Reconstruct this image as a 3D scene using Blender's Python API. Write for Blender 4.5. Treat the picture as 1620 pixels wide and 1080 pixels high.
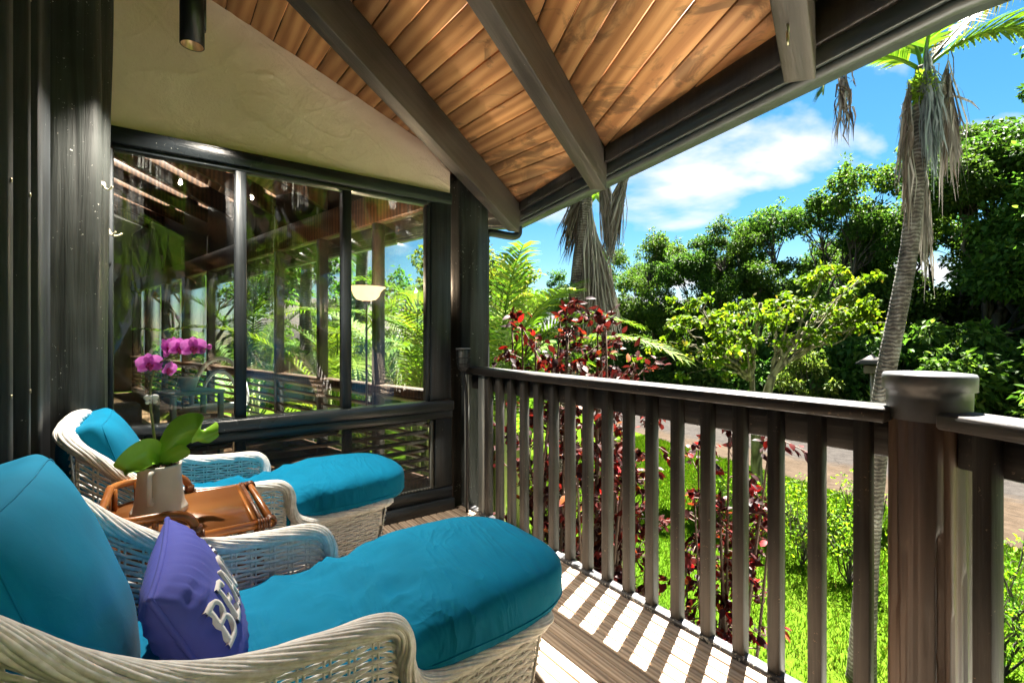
import bpy, math, random
import numpy as np
from mathutils import Vector, Matrix, noise as mnoise

# ------------------------------------------------------------------ scene, camera, light
for o in list(bpy.data.objects):
    bpy.data.objects.remove(o)
scene = bpy.context.scene
COL = scene.collection
R = math.radians

cam_data = bpy.data.cameras.new('camera')
cam_data.sensor_width = 36.0
cam_data.lens = 755.0 / 1620.0 * 36.0
cam_data.shift_y = -6.0 / 1620.0
cam_data.clip_start = 0.02
cam_data.clip_end = 2000.0
cam = bpy.data.objects.new('camera', cam_data)
COL.objects.link(cam)
cam.location = (0, 0, 1.15)
cam.rotation_euler = (R(90), 0, -math.atan(550 / 755.0))
scene.camera = cam

SUN_AZ = R(22.5)        # from +X towards +Y
SUN_EL = R(61.5)
to_sun = Vector((math.cos(SUN_EL) * math.cos(SUN_AZ), math.cos(SUN_EL) * math.sin(SUN_AZ), math.sin(SUN_EL)))

world = bpy.data.worlds.new('World')
scene.world = world
world.use_nodes = True
wt = world.node_tree
wt.nodes.clear()
def wn(kind, **kw):
    n = wt.nodes.new(kind)
    for k, v in kw.items():
        setattr(n, k, v)
    return n
w_out = wn('ShaderNodeOutputWorld')
w_bg = wn('ShaderNodeBackground')
w_bg.inputs['Strength'].default_value = 0.05
sky = wn('ShaderNodeTexSky', sky_type='NISHITA')
sky.sun_disc = False
sky.sun_elevation = SUN_EL
sky.sun_rotation = math.pi / 2 - SUN_AZ
sky.air_density = 1.0
sky.dust_density = 0.3
sky.ozone_density = 2.0
w_tc = wn('ShaderNodeTexCoord')
w_sep = wn('ShaderNodeSeparateXYZ')
wt.links.new(w_tc.outputs['Generated'], w_sep.inputs[0])
def wmath(op, a, b=None):
    n = wn('ShaderNodeMath', operation=op)
    for i, v in enumerate((a, b)):
        if v is None:
            continue
        if isinstance(v, (int, float)):
            n.inputs[i].default_value = v
        else:
            wt.links.new(v, n.inputs[i])
    return n.outputs[0]
zc = wmath('ADD', wmath('MAXIMUM', w_sep.outputs[2], 0.0), 0.22)
cx = wmath('DIVIDE', w_sep.outputs[0], zc)
cy = wmath('DIVIDE', w_sep.outputs[1], zc)
w_cmb = wn('ShaderNodeCombineXYZ')
wt.links.new(cx, w_cmb.inputs[0]); wt.links.new(cy, w_cmb.inputs[1])
w_map = wn('ShaderNodeMapping')
w_map.inputs['Location'].default_value = (2.3, 0.2, 0.0)
w_map.inputs['Rotation'].default_value = (0, 0, R(36))
w_map.inputs['Scale'].default_value = (0.8, 1.0, 1.0)
wt.links.new(w_cmb.outputs[0], w_map.inputs[0])
w_noise = wn('ShaderNodeTexNoise')
w_noise.inputs['Scale'].default_value = 1.25
w_noise.inputs['Detail'].default_value = 7.0
w_noise.inputs['Roughness'].default_value = 0.52
w_noise.inputs['Distortion'].default_value = 0.25
wt.links.new(w_map.outputs[0], w_noise.inputs[0])
w_ramp = wn('ShaderNodeValToRGB')
w_ramp.color_ramp.elements[0].position = 0.515
w_ramp.color_ramp.elements[0].color = (0, 0, 0, 1)
w_ramp.color_ramp.elements[1].position = 0.60
w_ramp.color_ramp.elements[1].color = (1, 1, 1, 1)
wt.links.new(w_noise.outputs[0], w_ramp.inputs[0])
w_hsv = wn('ShaderNodeHueSaturation')
w_hsv.inputs['Hue'].default_value = 0.488
w_hsv.inputs['Saturation'].default_value = 1.42
w_hsv.inputs['Value'].default_value = 0.122
wt.links.new(sky.outputs[0], w_hsv.inputs['Color'])
w_mix = wn('ShaderNodeMixRGB')
w_mix.inputs['Color2'].default_value = (0.76, 0.77, 0.80, 1)
wt.links.new(w_ramp.outputs[0], w_mix.inputs['Fac'])
wt.links.new(w_hsv.outputs[0], w_mix.inputs['Color1'])
wt.links.new(w_mix.outputs[0], w_bg.inputs['Color'])
wt.links.new(w_bg.outputs[0], w_out.inputs[0])

sun_data = bpy.data.lights.new('sun', 'SUN')
sun_data.energy = 2.0
sun_data.angle = R(0.55)
sun_data.color = (1.0, 0.95, 0.86)
sun = bpy.data.objects.new('sun', sun_data)
COL.objects.link(sun)
sun.rotation_euler = to_sun.to_track_quat('Z', 'Y').to_euler()
sun.location = (8, 4, 14)

scene.view_settings.view_transform = 'Standard'
scene.view_settings.look = 'None'
scene.view_settings.gamma = 1.0
scene.view_settings.use_curve_mapping = False
scene.view_settings.exposure = 4.92
scene.render.engine = 'CYCLES'
cy_ = scene.cycles
cy_.use_denoising = True
cy_.max_bounces = 10
cy_.diffuse_bounces = 5
cy_.glossy_bounces = 4
cy_.transmission_bounces = 8
cy_.transparent_max_bounces = 24
cy_.sample_clamp_indirect = 8.0
cy_.caustics_reflective = False
cy_.caustics_refractive = False

# ------------------------------------------------------------------ mesh helpers
class MB:
    """collects vertex blocks and face blocks of one mesh"""
    def __init__(self):
        self.V = []; self.F = []; self.C = []; self.n = 0
    def add(self, V, F, col=None):
        V = np.asarray(V, dtype=np.float64).reshape(-1, 3)
        if isinstance(F, np.ndarray):
            F = [F]
        self.V.append(V)
        for f in F:
            f = np.asarray(f, dtype=np.int64)
            if f.ndim == 1:
                f = f[None, :]
            self.F.append(f + self.n)
        if col is not None:
            col = np.asarray(col, dtype=np.float64)
            if col.ndim == 1:
                col = np.tile(col, (len(V), 1))
            self.C.append(col)
        self.n += len(V)
        return self
    def mesh(self, name, mat=None, smooth=False):
        V = np.concatenate(self.V)
        me = bpy.data.meshes.new(name)
        me.vertices.add(len(V))
        me.vertices.foreach_set('co', V.astype(np.float32).ravel())
        starts = []; totals = []; loops = []; pos = 0
        for f in self.F:
            m, k = f.shape
            loops.append(f.ravel())
            starts.append(pos + np.arange(m) * k)
            totals.append(np.full(m, k))
            pos += m * k
        loops = np.concatenate(loops); starts = np.concatenate(starts); totals = np.concatenate(totals)
        me.loops.add(len(loops))
        me.loops.foreach_set('vertex_index', loops.astype(np.int32))
        me.polygons.add(len(starts))
        me.polygons.foreach_set('loop_start', starts.astype(np.int32))
        me.polygons.foreach_set('loop_total', totals.astype(np.int32))
        if smooth:
            me.polygons.foreach_set('use_smooth', np.ones(len(starts), dtype=bool))
        me.update(calc_edges=True)
        if self.C:
            C = np.concatenate(self.C)
            C = np.concatenate([C[:, :3], np.ones((len(C), 1))], axis=1)
            a = me.color_attributes.new('Col', 'FLOAT_COLOR', 'POINT')
            a.data.foreach_set('color', C.astype(np.float32).ravel())
        if mat is not None:
            me.materials.append(mat)
        return me

def link(name, data, parent=None, loc=(0, 0, 0), rot=(0, 0, 0), matrix=None, scale=None):
    o = bpy.data.objects.new(name, data)
    COL.objects.link(o)
    if matrix is not None:
        o.matrix_basis = matrix
    else:
        o.location = loc
        o.rotation_euler = rot
        if scale is not None:
            o.scale = scale
    o.parent = parent
    return o
def obj(name, mb, mat, parent=None, smooth=False, **kw):
    return link(name, mb.mesh(name, mat, smooth), parent, **kw)
def tag(o, label=None, cat=None, group=None, kind=None):
    if label: o['label'] = label
    if cat: o['category'] = cat
    if group: o['group'] = group
    if kind: o['kind'] = kind
    return o
def thing(name, label, cat, loc=(0, 0, 0), rz=0.0, group=None):
    o = link(name, None, loc=loc, rot=(0, 0, rz))
    return tag(o, label, cat, group)
def structure(o, label=None):
    return tag(o, label, kind='structure')

_bc = {}
def cbox(sx, sy, sz, b=0.003, mat=None):
    """chamfered box mesh centred on the origin, shared between alike pieces"""
    key = (round(sx, 5), round(sy, 5), round(sz, 5), b, mat.name if mat else '')
    if key in _bc:
        return _bc[key]
    h = np.array([sx, sy, sz]) / 2
    b = min(b, h.min() * 0.6)
    V = []; idx = {}
    for s in [(x, y, z) for x in (-1, 1) for y in (-1, 1) for z in (-1, 1)]:
        for a in range(3):
            p = np.array(s) * (h - b); p[a] = s[a] * h[a]
            idx[(s, a)] = len(V); V.append(p)
    V = np.array(V); Q = []; T = []
    def orient(f):
        p = V[list(f)]; n = np.cross(p[1] - p[0], p[2] - p[0])
        return tuple(f) if n @ p.mean(0) > 0 else tuple(reversed(f))
    for a in range(3):
        u, w = [i for i in range(3) if i != a]
        for s in (-1, 1):
            f = []
            for cu, cw in ((-1, -1), (1, -1), (1, 1), (-1, 1)):
                t = [0, 0, 0]; t[a] = s; t[u] = cu; t[w] = cw
                f.append(idx[(tuple(t), a)])
            Q.append(orient(f))
        for su in (-1, 1):
            for sw in (-1, 1):
                t0 = [0, 0, 0]; t0[u] = su; t0[w] = sw; t0[a] = -1
                t1 = list(t0); t1[a] = 1
                Q.append(orient([idx[(tuple(t0), u)], idx[(tuple(t0), w)], idx[(tuple(t1), w)], idx[(tuple(t1), u)]]))
    for s in [(x, y, z) for x in (-1, 1) for y in (-1, 1) for z in (-1, 1)]:
        T.append(orient([idx[(s, 0)], idx[(s, 1)], idx[(s, 2)]]))
    m = MB().add(V, [np.array(Q), np.array(T)]).mesh('box', mat)
    _bc[key] = m
    return m
def box(name, x0, x1, y0, y1, z0, z1, mat, parent=None, b=0.003, rz=0.0):
    return link(name, cbox(x1 - x0, y1 - y0, z1 - z0, b, mat), parent,
                loc=((x0 + x1) / 2, (y0 + y1) / 2, (z0 + z1) / 2), rot=(0, 0, rz))
def boxV(c, s, M=None):
    """plain box verts / faces for joining into a larger part"""
    c = np.array(c, float); s = np.array(s, float) / 2
    V = np.array([(x, y, z) for x in (-1, 1) for y in (-1, 1) for z in (-1, 1)], float) * s
    if M is not None:
        V = V @ np.array(M).T
    F = np.array([(0, 1, 3, 2), (4, 6, 7, 5), (0, 4, 5, 1), (2, 3, 7, 6), (0, 2, 6, 4), (1, 5, 7, 3)])
    return V + c, F
def hexa(P8):
    """8 points: bottom loop 0-3, top loop 4-7"""
    V = np.array(P8, float)
    F = [(0, 3, 2, 1), (4, 5, 6, 7), (0, 1, 5, 4), (1, 2, 6, 5), (2, 3, 7, 6), (3, 0, 4, 7)]
    cc = V.mean(0); G = []
    for f in F:
        p = V[list(f)]; n = np.cross(p[1] - p[0], p[2] - p[0])
        G.append(f if n @ (p.mean(0) - cc) > 0 else tuple(reversed(f)))
    return V, np.array(G)
def prism(poly, bot, top):
    """polygon given as (n,3) bottom verts and (n,3) top verts"""
    b = np.array(bot, float); t = np.array(top, float); n = len(b)
    V = np.concatenate([b, t])
    F = [np.array([list(range(n))[::-1]]), np.array([[n + i for i in range(n)]]),
         np.array([(i, (i + 1) % n, n + (i + 1) % n, n + i) for i in range(n)])]
    return V, F
def catmull(P, per=8, closed=False):
    P = np.array(P, float); n = len(P); out = []
    rng = range(n) if closed else range(n - 1)
    for i in rng:
        p0 = P[(i - 1) % n] if (closed or i > 0) else 2 * P[0] - P[1]
        p1 = P[i]; p2 = P[(i + 1) % n]
        p3 = P[(i + 2) % n] if (closed or i + 2 < n) else 2 * P[-1] - P[-2]
        for k in range(per):
            t = k / per
            out.append(0.5 * ((2 * p1) + (-p0 + p2) * t + (2 * p0 - 5 * p1 + 4 * p2 - p3) * t * t + (-p0 + 3 * p1 - 3 * p2 + p3) * t ** 3))
    if not closed:
        out.append(P[-1])
    return np.array(out)
def tube(P, r, sides=6, ref=None, closed=False, cap=True):
    P = np.array(P, float); n = len(P)
    r = np.full(n, r, float) if np.isscalar(r) else np.array(r, float)
    if closed:
        T = np.roll(P, -1, 0) - np.roll(P, 1, 0)
    else:
        T = np.gradient(P, axis=0)
    T /= np.linalg.norm(T, axis=1)[:, None] + 1e-12
    if ref is None:
        a = np.array([0, 0, 1.0]) if abs(T[0, 2]) < 0.9 else np.array([1.0, 0, 0])
        S = np.zeros_like(P); cur = np.cross(T[0], a); cur /= np.linalg.norm(cur)
        for i in range(n):
            cur = cur - T[i] * (cur @ T[i]); cur /= np.linalg.norm(cur) + 1e-12
            S[i] = cur
    else:
        S = np.cross(T, np.broadcast_to(np.array(ref, float), T.shape))
        S /= np.linalg.norm(S, axis=1)[:, None] + 1e-12
    U = np.cross(S, T)
    ang = np.arange(sides) * 2 * math.pi / sides
    V = P[:, None, :] + r[:, None, None] * (np.cos(ang)[None, :, None] * S[:, None, :] + np.sin(ang)[None, :, None] * U[:, None, :])
    V = V.reshape(-1, 3)
    m = n if closed else n - 1
    i = np.arange(m)[:, None]; j = np.arange(sides)[None, :]
    i2 = (i + 1) % n; j2 = (j + 1) % sides
    Q = np.stack([i * sides + j, i * sides + j2, i2 * sides + j2, i2 * sides + j], -1).reshape(-1, 4)
    F = [Q]
    if cap and not closed:
        F.append(np.array([list(range(sides))[::-1]])); F.append(np.array([[(n - 1) * sides + k for k in range(sides)]]))
    return V, F
def lathe(prof, seg=32, cap_bottom=True, cap_top=True):
    prof = np.array(prof, float); n = len(prof)
    a = np.arange(seg) * 2 * math.pi / seg
    V = np.stack([prof[:, 0:1] * np.cos(a), prof[:, 0:1] * np.sin(a), np.repeat(prof[:, 1:2], seg, 1)], -1).reshape(-1, 3)
    i = np.arange(n - 1)[:, None]; j = np.arange(seg)[None, :]
    Q = np.stack([i * seg + j, i * seg + (j + 1) % seg, (i + 1) * seg + (j + 1) % seg, (i + 1) * seg + j], -1).reshape(-1, 4)
    F = [Q]
    if cap_bottom: F.append(np.array([list(range(seg))[::-1]]))
    if cap_top: F.append(np.array([[(n - 1) * seg + k for k in range(seg)]]))
    return V, F
def rotz(a):
    return np.array([[math.cos(a), -math.sin(a), 0], [math.sin(a), math.cos(a), 0], [0, 0, 1]])
def unit(v):
    v = np.asarray(v, float)
    return v / (np.linalg.norm(v, axis=-1, keepdims=True) + 1e-12)

# ------------------------------------------------------------------ material helpers
class NT:
    def __init__(self, name):
        self.m = bpy.data.materials.new(name)
        self.m.use_nodes = True
        self.t = self.m.node_tree
        self.b = self.t.nodes['Principled BSDF']
        self.out = self.t.nodes['Material Output']
    def n(self, kind, **kw):
        x = self.t.nodes.new(kind)
        for k, v in kw.items(): setattr(x, k, v)
        return x
    def l(self, a, b): self.t.links.new(a, b)
    def set(self, node, key, v):
        if isinstance(v, (int, float, tuple, list)): node.inputs[key].default_value = v
        else: self.l(v, node.inputs[key])
    def coord(self, which='Object', scale=(1, 1, 1), rand=True):
        tc = self.n('ShaderNodeTexCoord')
        mp = self.n('ShaderNodeMapping')
        mp.inputs['Scale'].default_value = scale
        self.l(tc.outputs[which], mp.inputs[0])
        if rand:
            oi = self.n('ShaderNodeObjectInfo')
            mu = self.n('ShaderNodeMath', operation='MULTIPLY'); mu.inputs[1].default_value = 37.0
            self.l(oi.outputs['Random'], mu.inputs[0])
            cb = self.n('ShaderNodeCombineXYZ')
            for i in range(3): self.l(mu.outputs[0], cb.inputs[i])
            self.l(cb.outputs[0], mp.inputs['Location'])
        return mp.outputs[0]
    def noise(self, vec, scale, detail=5, rough=0.55, dist=0.0):
        x = self.n('ShaderNodeTexNoise')
        if vec is not None: self.l(vec, x.inputs['Vector'])
        x.inputs['Scale'].default_value = scale; x.inputs['Detail'].default_value = detail
        x.inputs['Roughness'].default_value = rough; x.inputs['Distortion'].default_value = dist
        return x.outputs[0]
    def ramp(self, fac, stops):
        x = self.n('ShaderNodeValToRGB'); cr = x.color_ramp
        while len(cr.elements) < len(stops): cr.elements.new(0.5)
        for e, (p, c) in zip(cr.elements, stops):
            e.position = p; e.color = (c[0], c[1], c[2], 1) if not isinstance(c, (int, float)) else (c, c, c, 1)
        self.l(fac, x.inputs[0])
        return x.outputs[0]
    def mix(self, fac, a, b, blend='MIX'):
        x = self.n('ShaderNodeMixRGB', blend_type=blend)
        for k, v in (('Fac', fac), ('Color1', a), ('Color2', b)):
            if isinstance(v, tuple): v = (v[0], v[1], v[2], 1)
            self.set(x, k, v)
        return x.outputs[0]
    def math(self, op, a, b=0.0):
        x = self.n('ShaderNodeMath', operation=op)
        self.set(x, 0, a); self.set(x, 1, b)
        return x.outputs[0]
    def bump(self, h, strength=0.3, dist=0.01, chain=None):
        x = self.n('ShaderNodeBump')
        x.inputs['Strength'].default_value = strength; x.inputs['Distance'].default_value = dist
        self.l(h, x.inputs['Height'])
        if chain is not None: self.l(chain, x.inputs['Normal'])
        return x.outputs[0]
    def rand(self):
        return self.n('ShaderNodeObjectInfo').outputs['Random']
    def base(self, col=None, rough=None, normal=None, **kw):
        if col is not None: self.set(self.b, 'Base Color', col if not isinstance(col, tuple) else (col[0], col[1], col[2], 1))
        if rough is not None: self.set(self.b, 'Roughness', rough)
        if normal is not None: self.l(normal, self.b.inputs['Normal'])
        for k, v in kw.items(): self.set(self.b, k.replace('_', ' '), v)
        return self.m

def m_paint(name, c, rough=0.38, grain_axis=2, wear=0.0, wearcol=(0.45, 0.45, 0.42), spec=0.5, vary=0.35):
    t = NT(name)
    sc = [34.0, 34.0, 34.0]; sc[grain_axis] = 1.3
    g = t.noise(t.coord('Object', tuple(sc)), 1.0, 6, 0.6, 0.4)
    big = t.noise(t.coord('Object', (1.6, 1.6, 1.6)), 1.5, 4)
    v = t.math('ADD', t.math('MULTIPLY', g, 0.5), t.math('MULTIPLY', big, 0.5))
    col = t.ramp(v, [(0.40, tuple(x * (1 - vary) for x in c)), (0.60, tuple(x * (1 + vary) for x in c))])
    if wear > 0:
        sp = t.noise(t.coord('Object', (1, 1, 1)), 70.0, 3, 0.7)
        patch = t.noise(t.coord('Object', (1, 1, 1)), 4.0, 3)
        f = t.math('GREATER_THAN', t.math('ADD', sp, t.math('MULTIPLY', patch, 0.25)), 0.945 - wear * 0.14)
        col = t.mix(f, col, wearcol)
    nrm = t.bump(g, 0.7, 0.006)
    rr = t.ramp(big, [(0.3, max(0.05, rough - 0.1)), (0.75, rough + 0.15)])
    return t.base(col, rr, nrm, Specular_IOR_Level=spec)

def m_wood(name, dark, mid, light, axis=1, rough=0.5, across=18.0, along=0.9, stain=0.0, bump=0.25, pl_var=0.25):
    t = NT(name)
    sc = [across] * 3; sc[axis] = along
    v = t.coord('Object', tuple(sc))
    g = t.noise(v, 1.0, 7, 0.62, 0.9)
    sc2 = [across * 0.35] * 3; sc2[axis] = along * 0.7
    wv = t.n('ShaderNodeTexWave', wave_type='BANDS', bands_direction='X')
    t.l(t.coord('Object', tuple(sc2)), wv.inputs[0])
    wv.inputs['Scale'].default_value = 1.4; wv.inputs['Distortion'].default_value = 7.0
    wv.inputs['Detail'].default_value = 3.0; wv.inputs['Detail Scale'].default_value = 0.7
    mixv = t.math('ADD', t.math('MULTIPLY', g, 0.72), t.math('MULTIPLY', wv.outputs[1], 0.28))
    col = t.ramp(mixv, [(0.34, dark), (0.5, mid), (0.68, light)])
    rv = t.ramp(t.rand(), [(0.0, 1 - pl_var), (1.0, 1 + pl_var * 0.6)])
    col = t.mix(1.0, col, rv, 'MULTIPLY')
    if stain > 0:
        geo = t.n('ShaderNodeNewGeometry')
        sx = t.n('ShaderNodeSeparateXYZ'); t.l(geo.outputs['Position'], sx.inputs[0])
        near = t.math('MULTIPLY', t.math('SUBTRACT', sx.outputs[0], 0.6), 0.16)
        st = t.n('ShaderNodeMapping'); st.inputs['Scale'].default_value = (5.5, 2.6, 3.0)
        t.l(geo.outputs['Position'], st.inputs[0])
        sn = t.noise(st.outputs[0], 1.0, 6, 0.62, 1.4)
        f = t.ramp(t.math('ADD', sn, near), [(0.68, 0.0), (0.76, stain)])
        col = t.mix(f, col, (dark[0] * 0.25, dark[1] * 0.3, dark[2] * 0.35))
    nrm = t.bump(mixv, bump, 0.004)
    return t.base(col, rough, nrm)

def m_plain(name, c, rough=0.5, metallic=0.0, nscale=30.0, vary=0.15, bump=0.1, bdist=0.002, **kw):
    t = NT(name)
    g = t.noise(t.coord('Object'), nscale, 5)
    col = t.ramp(g, [(0.25, tuple(x * (1 - vary) for x in c)), (0.75, tuple(min(1, x * (1 + vary)) for x in c))])
    return t.base(col, rough, t.bump(g, bump, bdist), Metallic=metallic, **kw)

def m_leaf(name, trans=0.45, rough=0.55, tcol=(1.1, 1.25, 0.6), spec=0.1):
    """colour comes from the mesh attribute (leaf by leaf), light passes through"""
    t = NT(name)
    at = t.n('ShaderNodeVertexColor', layer_name='Col')
    oi = t.rand()
    hv = t.n('ShaderNodeHueSaturation')
    t.set(hv, 'Hue', t.ramp(oi, [(0, 0.485), (1, 0.515)]))
    t.set(hv, 'Value', t.ramp(oi, [(0, 0.85), (1, 1.15)]))
    t.l(at.outputs[0], hv.inputs['Color'])
    t.base(hv.outputs[0], rough, Specular_IOR_Level=spec)
    tr = t.n('ShaderNodeBsdfTranslucent')
    t.l(t.mix(1.0, hv.outputs[0], tcol, 'MULTIPLY'), tr.inputs[0])
    ms = t.n('ShaderNodeMixShader'); ms.inputs[0].default_value = trans
    t.l(t.b.outputs[0], ms.inputs[1]); t.l(tr.outputs[0], ms.inputs[2])
    t.l(ms.outputs[0], t.out.inputs[0])
    return t.m

def m_fabric(name, c, rough=0.85, weave=900.0, vary=0.12, sheen=0.04, crease=0.0):
    t = NT(name)
    co = t.coord('Object')
    big = t.noise(co, 7.0, 4)
    fine = t.noise(co, weave, 2, 0.6)
    col = t.ramp(t.math('ADD', t.math('MULTIPLY', big, 0.7), t.math('MULTIPLY', fine, 0.3)),
                 [(0.3, tuple(x * (1 - vary) for x in c)), (0.7, tuple(x * (1 + vary) for x in c))])
    n1 = t.bump(fine, 0.12, 0.0008)
    n2 = t.bump(t.noise(co, 22.0, 4, 0.55, 0.6), 0.25, 0.004, n1)
    if crease > 0:
        cr = t.noise(t.coord('Object', (9.0, 2.6, 3.0), rand=False), 1.0, 3, 0.5, 1.1)
        msk = t.noise(t.coord('Object', (2.6, 2.0, 1.0), rand=False), 1.0, 2)
        rid = t.math('POWER', t.math('SUBTRACT', 1.0, t.math('ABSOLUTE', t.math('MULTIPLY', t.math('SUBTRACT', cr, 0.5), 5.0))), 2.0)
        n2 = t.bump(t.math('MULTIPLY', t.math('MAXIMUM', rid, 0.0), t.ramp(msk, [(0.38, 0.0), (0.62, 1.0)])), crease, 0.02, n2)
    return t.base(col, rough, n2, Sheen_Weight=sheen, Sheen_Roughness=0.4, Specular_IOR_Level=0.15)

M = {}
M['paint'] = m_paint('dark_blue_paint', (0.022, 0.027, 0.031), 0.5, wear=0.5, spec=0.28, vary=0.5)
M['paint_h'] = m_paint('dark_blue_paint_horizontal', (0.020, 0.025, 0.029), 0.34, grain_axis=0, wear=0.6)
M['post'] = m_paint('hewn_post_paint', (0.020, 0.023, 0.022), 0.42, wear=0.8, vary=0.6, spec=0.35)
M['brown'] = m_paint('brown_black_paint', (0.034, 0.027, 0.021), 0.36, wear=0.25)
M['rail'] = m_paint('rail_paint', (0.040, 0.036, 0.032), 0.55, wear=0.9, wearcol=(0.16, 0.12, 0.085), spec=0.3, vary=0.55)
M['rail_h'] = m_paint('rail_paint_horizontal', (0.038, 0.035, 0.033), 0.48, grain_axis=1, wear=1.0, wearcol=(0.17, 0.125, 0.09), spec=0.35, vary=0.55)
M['rafter'] = m_paint('rafter_paint', (0.062, 0.050, 0.044), 0.5, grain_axis=0, wear=0.35)
M['gutter'] = m_plain('gutter_enamel', (0.045, 0.052, 0.05), 0.3, nscale=8)
M['weather'] = m_wood('weathered_grey_wood', (0.05, 0.055, 0.05), (0.13, 0.14, 0.13), (0.3, 0.31, 0.29), axis=2, across=30, rough=0.7)
M['oldpost'] = m_wood('worn_brown_post_wood', (0.02, 0.011, 0.007), (0.065, 0.038, 0.025), (0.15, 0.10, 0.07), axis=2, across=8, along=0.7, rough=0.42, bump=0.9, pl_var=0.05)
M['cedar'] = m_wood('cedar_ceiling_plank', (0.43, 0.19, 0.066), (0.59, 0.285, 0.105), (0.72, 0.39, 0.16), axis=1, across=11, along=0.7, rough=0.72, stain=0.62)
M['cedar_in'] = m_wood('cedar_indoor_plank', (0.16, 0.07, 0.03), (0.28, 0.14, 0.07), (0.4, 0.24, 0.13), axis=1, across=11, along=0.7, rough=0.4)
M['deck'] = m_wood('weathered_deck_board', (0.25, 0.18, 0.125), (0.40, 0.305, 0.22), (0.50, 0.40, 0.30), axis=1, across=34, along=1.1, rough=0.62, pl_var=0.3)
M['indoor_wood'] = m_wood('indoor_brown_wood', (0.035, 0.016, 0.008), (0.08, 0.036, 0.017), (0.13, 0.062, 0.03), axis=2, across=14, rough=0.4)
M['floor_in'] = m_wood('indoor_floor_board', (0.09, 0.05, 0.025), (0.16, 0.09, 0.045), (0.22, 0.13, 0.07), axis=1, across=14, rough=0.3)
M['wicker'] = m_plain('whitewashed_wicker', (0.87, 0.84, 0.79), 0.5, nscale=60, vary=0.22, bump=0.3)
M['wicker_dark'] = m_plain('dark_wicker', (0.07, 0.05, 0.035), 0.5, nscale=60, vary=0.3)
M['teal'] = m_fabric('teal_canvas', (0.0005, 0.20, 0.37), crease=0.26)
M['teal_smooth'] = m_fabric('teal_canvas_back', (0.0005, 0.20, 0.37))
M['violet'] = m_fabric('violet_blue_cotton', (0.085, 0.10, 0.42), weave=700)
M['applique'] = m_fabric('white_applique', (0.75, 0.74, 0.72), weave=500)
M['rattan'] = m_wood('honey_rattan', (0.22, 0.065, 0.012), (0.38, 0.125, 0.025), (0.5, 0.2, 0.05), axis=0, across=9, rough=0.28, pl_var=0.1, bump=0.1)
M['rattan_top'] = m_wood('rattan_table_top', (0.19, 0.065, 0.016), (0.27, 0.10, 0.027), (0.34, 0.14, 0.042), axis=0, across=7, along=0.9, rough=0.3, pl_var=0.0, bump=0.04)
M['binding'] = m_wood('leather_binding', (0.09, 0.03, 0.012), (0.16, 0.055, 0.02), (0.24, 0.09, 0.035), axis=0, across=60, rough=0.4, pl_var=0.0)
M['pot'] = m_plain('stoneware_grey', (0.66, 0.62, 0.55), 0.42, nscale=9, vary=0.14)
M['bark_mix'] = m_plain('orchid_bark', (0.12, 0.08, 0.05), 0.9, nscale=80, vary=0.7, bump=0.8, bdist=0.01)
M['black'] = m_plain('black_metal', (0.012, 0.012, 0.013), 0.35)
M['steel'] = m_plain('galvanised_steel', (0.42, 0.38, 0.27), 0.35, metallic=0.9)
M['ivory'] = m_plain('ivory_hook', (0.68, 0.6, 0.42), 0.35)
M['sage'] = m_plain('sage_green_paint', (0.26, 0.38, 0.32), 0.45)
M['white'] = m_plain('white_glaze', (0.72, 0.7, 0.64), 0.3)
M['paper'] = m_plain('paper', (0.7, 0.66, 0.56), 0.7)
M['asphalt'] = None

def m_stucco():
    t = NT('tan_stucco')
    co = t.coord('Object', rand=False)
    a = t.noise(co, 3.2, 7, 0.6, 0.6); b = t.noise(co, 70.0, 5, 0.7)
    col = t.ramp(a, [(0.3, (0.78, 0.63, 0.47)), (0.7, (0.88, 0.73, 0.57))])
    n = t.bump(b, 0.6, 0.008)
    n = t.bump(a, 0.35, 0.03, n)
    return t.base(col, 0.85, n)
M['stucco'] = m_stucco()
def m_glass(name='window_glass', tint=(0.93, 0.96, 0.95), gain=1.0):
    t = NT(name)
    lw = t.n('ShaderNodeLayerWeight'); lw.inputs[0].default_value = 0.5
    fr = t.math('ADD', t.math('MULTIPLY', t.math('POWER', lw.outputs['Facing'], 5.0), 0.95), 0.045)
    tr = t.n('ShaderNodeBsdfTransparent'); tr.inputs[0].default_value = (*tint, 1)
    gl = t.n('ShaderNodeBsdfGlossy'); gl.inputs['Roughness'].default_value = 0.0
    gl.inputs[0].default_value = (1, 1, 1, 1)
    ms = t.n('ShaderNodeMixShader')
    t.l(t.math('MULTIPLY', fr, gain), ms.inputs[0])
    t.l(tr.outputs[0], ms.inputs[1]); t.l(gl.outputs[0], ms.inputs[2])
    t.l(ms.outputs[0], t.out.inputs[0])
    return t.m
M['glass'] = m_glass()
def m_screen():
    t = NT('insect_screen')
    tr = t.n('ShaderNodeBsdfTransparent')
    t.base((0.05, 0.05, 0.05), 0.7)
    ms = t.n('ShaderNodeMixShader'); ms.inputs[0].default_value = 0.42
    t.l(tr.outputs[0], ms.inputs[1]); t.l(t.b.outputs[0], ms.inputs[2]); t.l(ms.outputs[0], t.out.inputs[0])
    return t.m
M['screen'] = m_screen()
def m_emit(name, c, s):
    t = NT(name)
    t.base((0.8, 0.7, 0.55), 0.4, Emission_Color=(c[0], c[1], c[2], 1), Emission_Strength=s)
    return t.m
M['shade_glow'] = m_emit('lit_amber_glass', (1.0, 0.6, 0.28), 0.085)
M['bulb'] = m_emit('lit_bulb', (1.0, 0.8, 0.5), 0.25)
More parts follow.
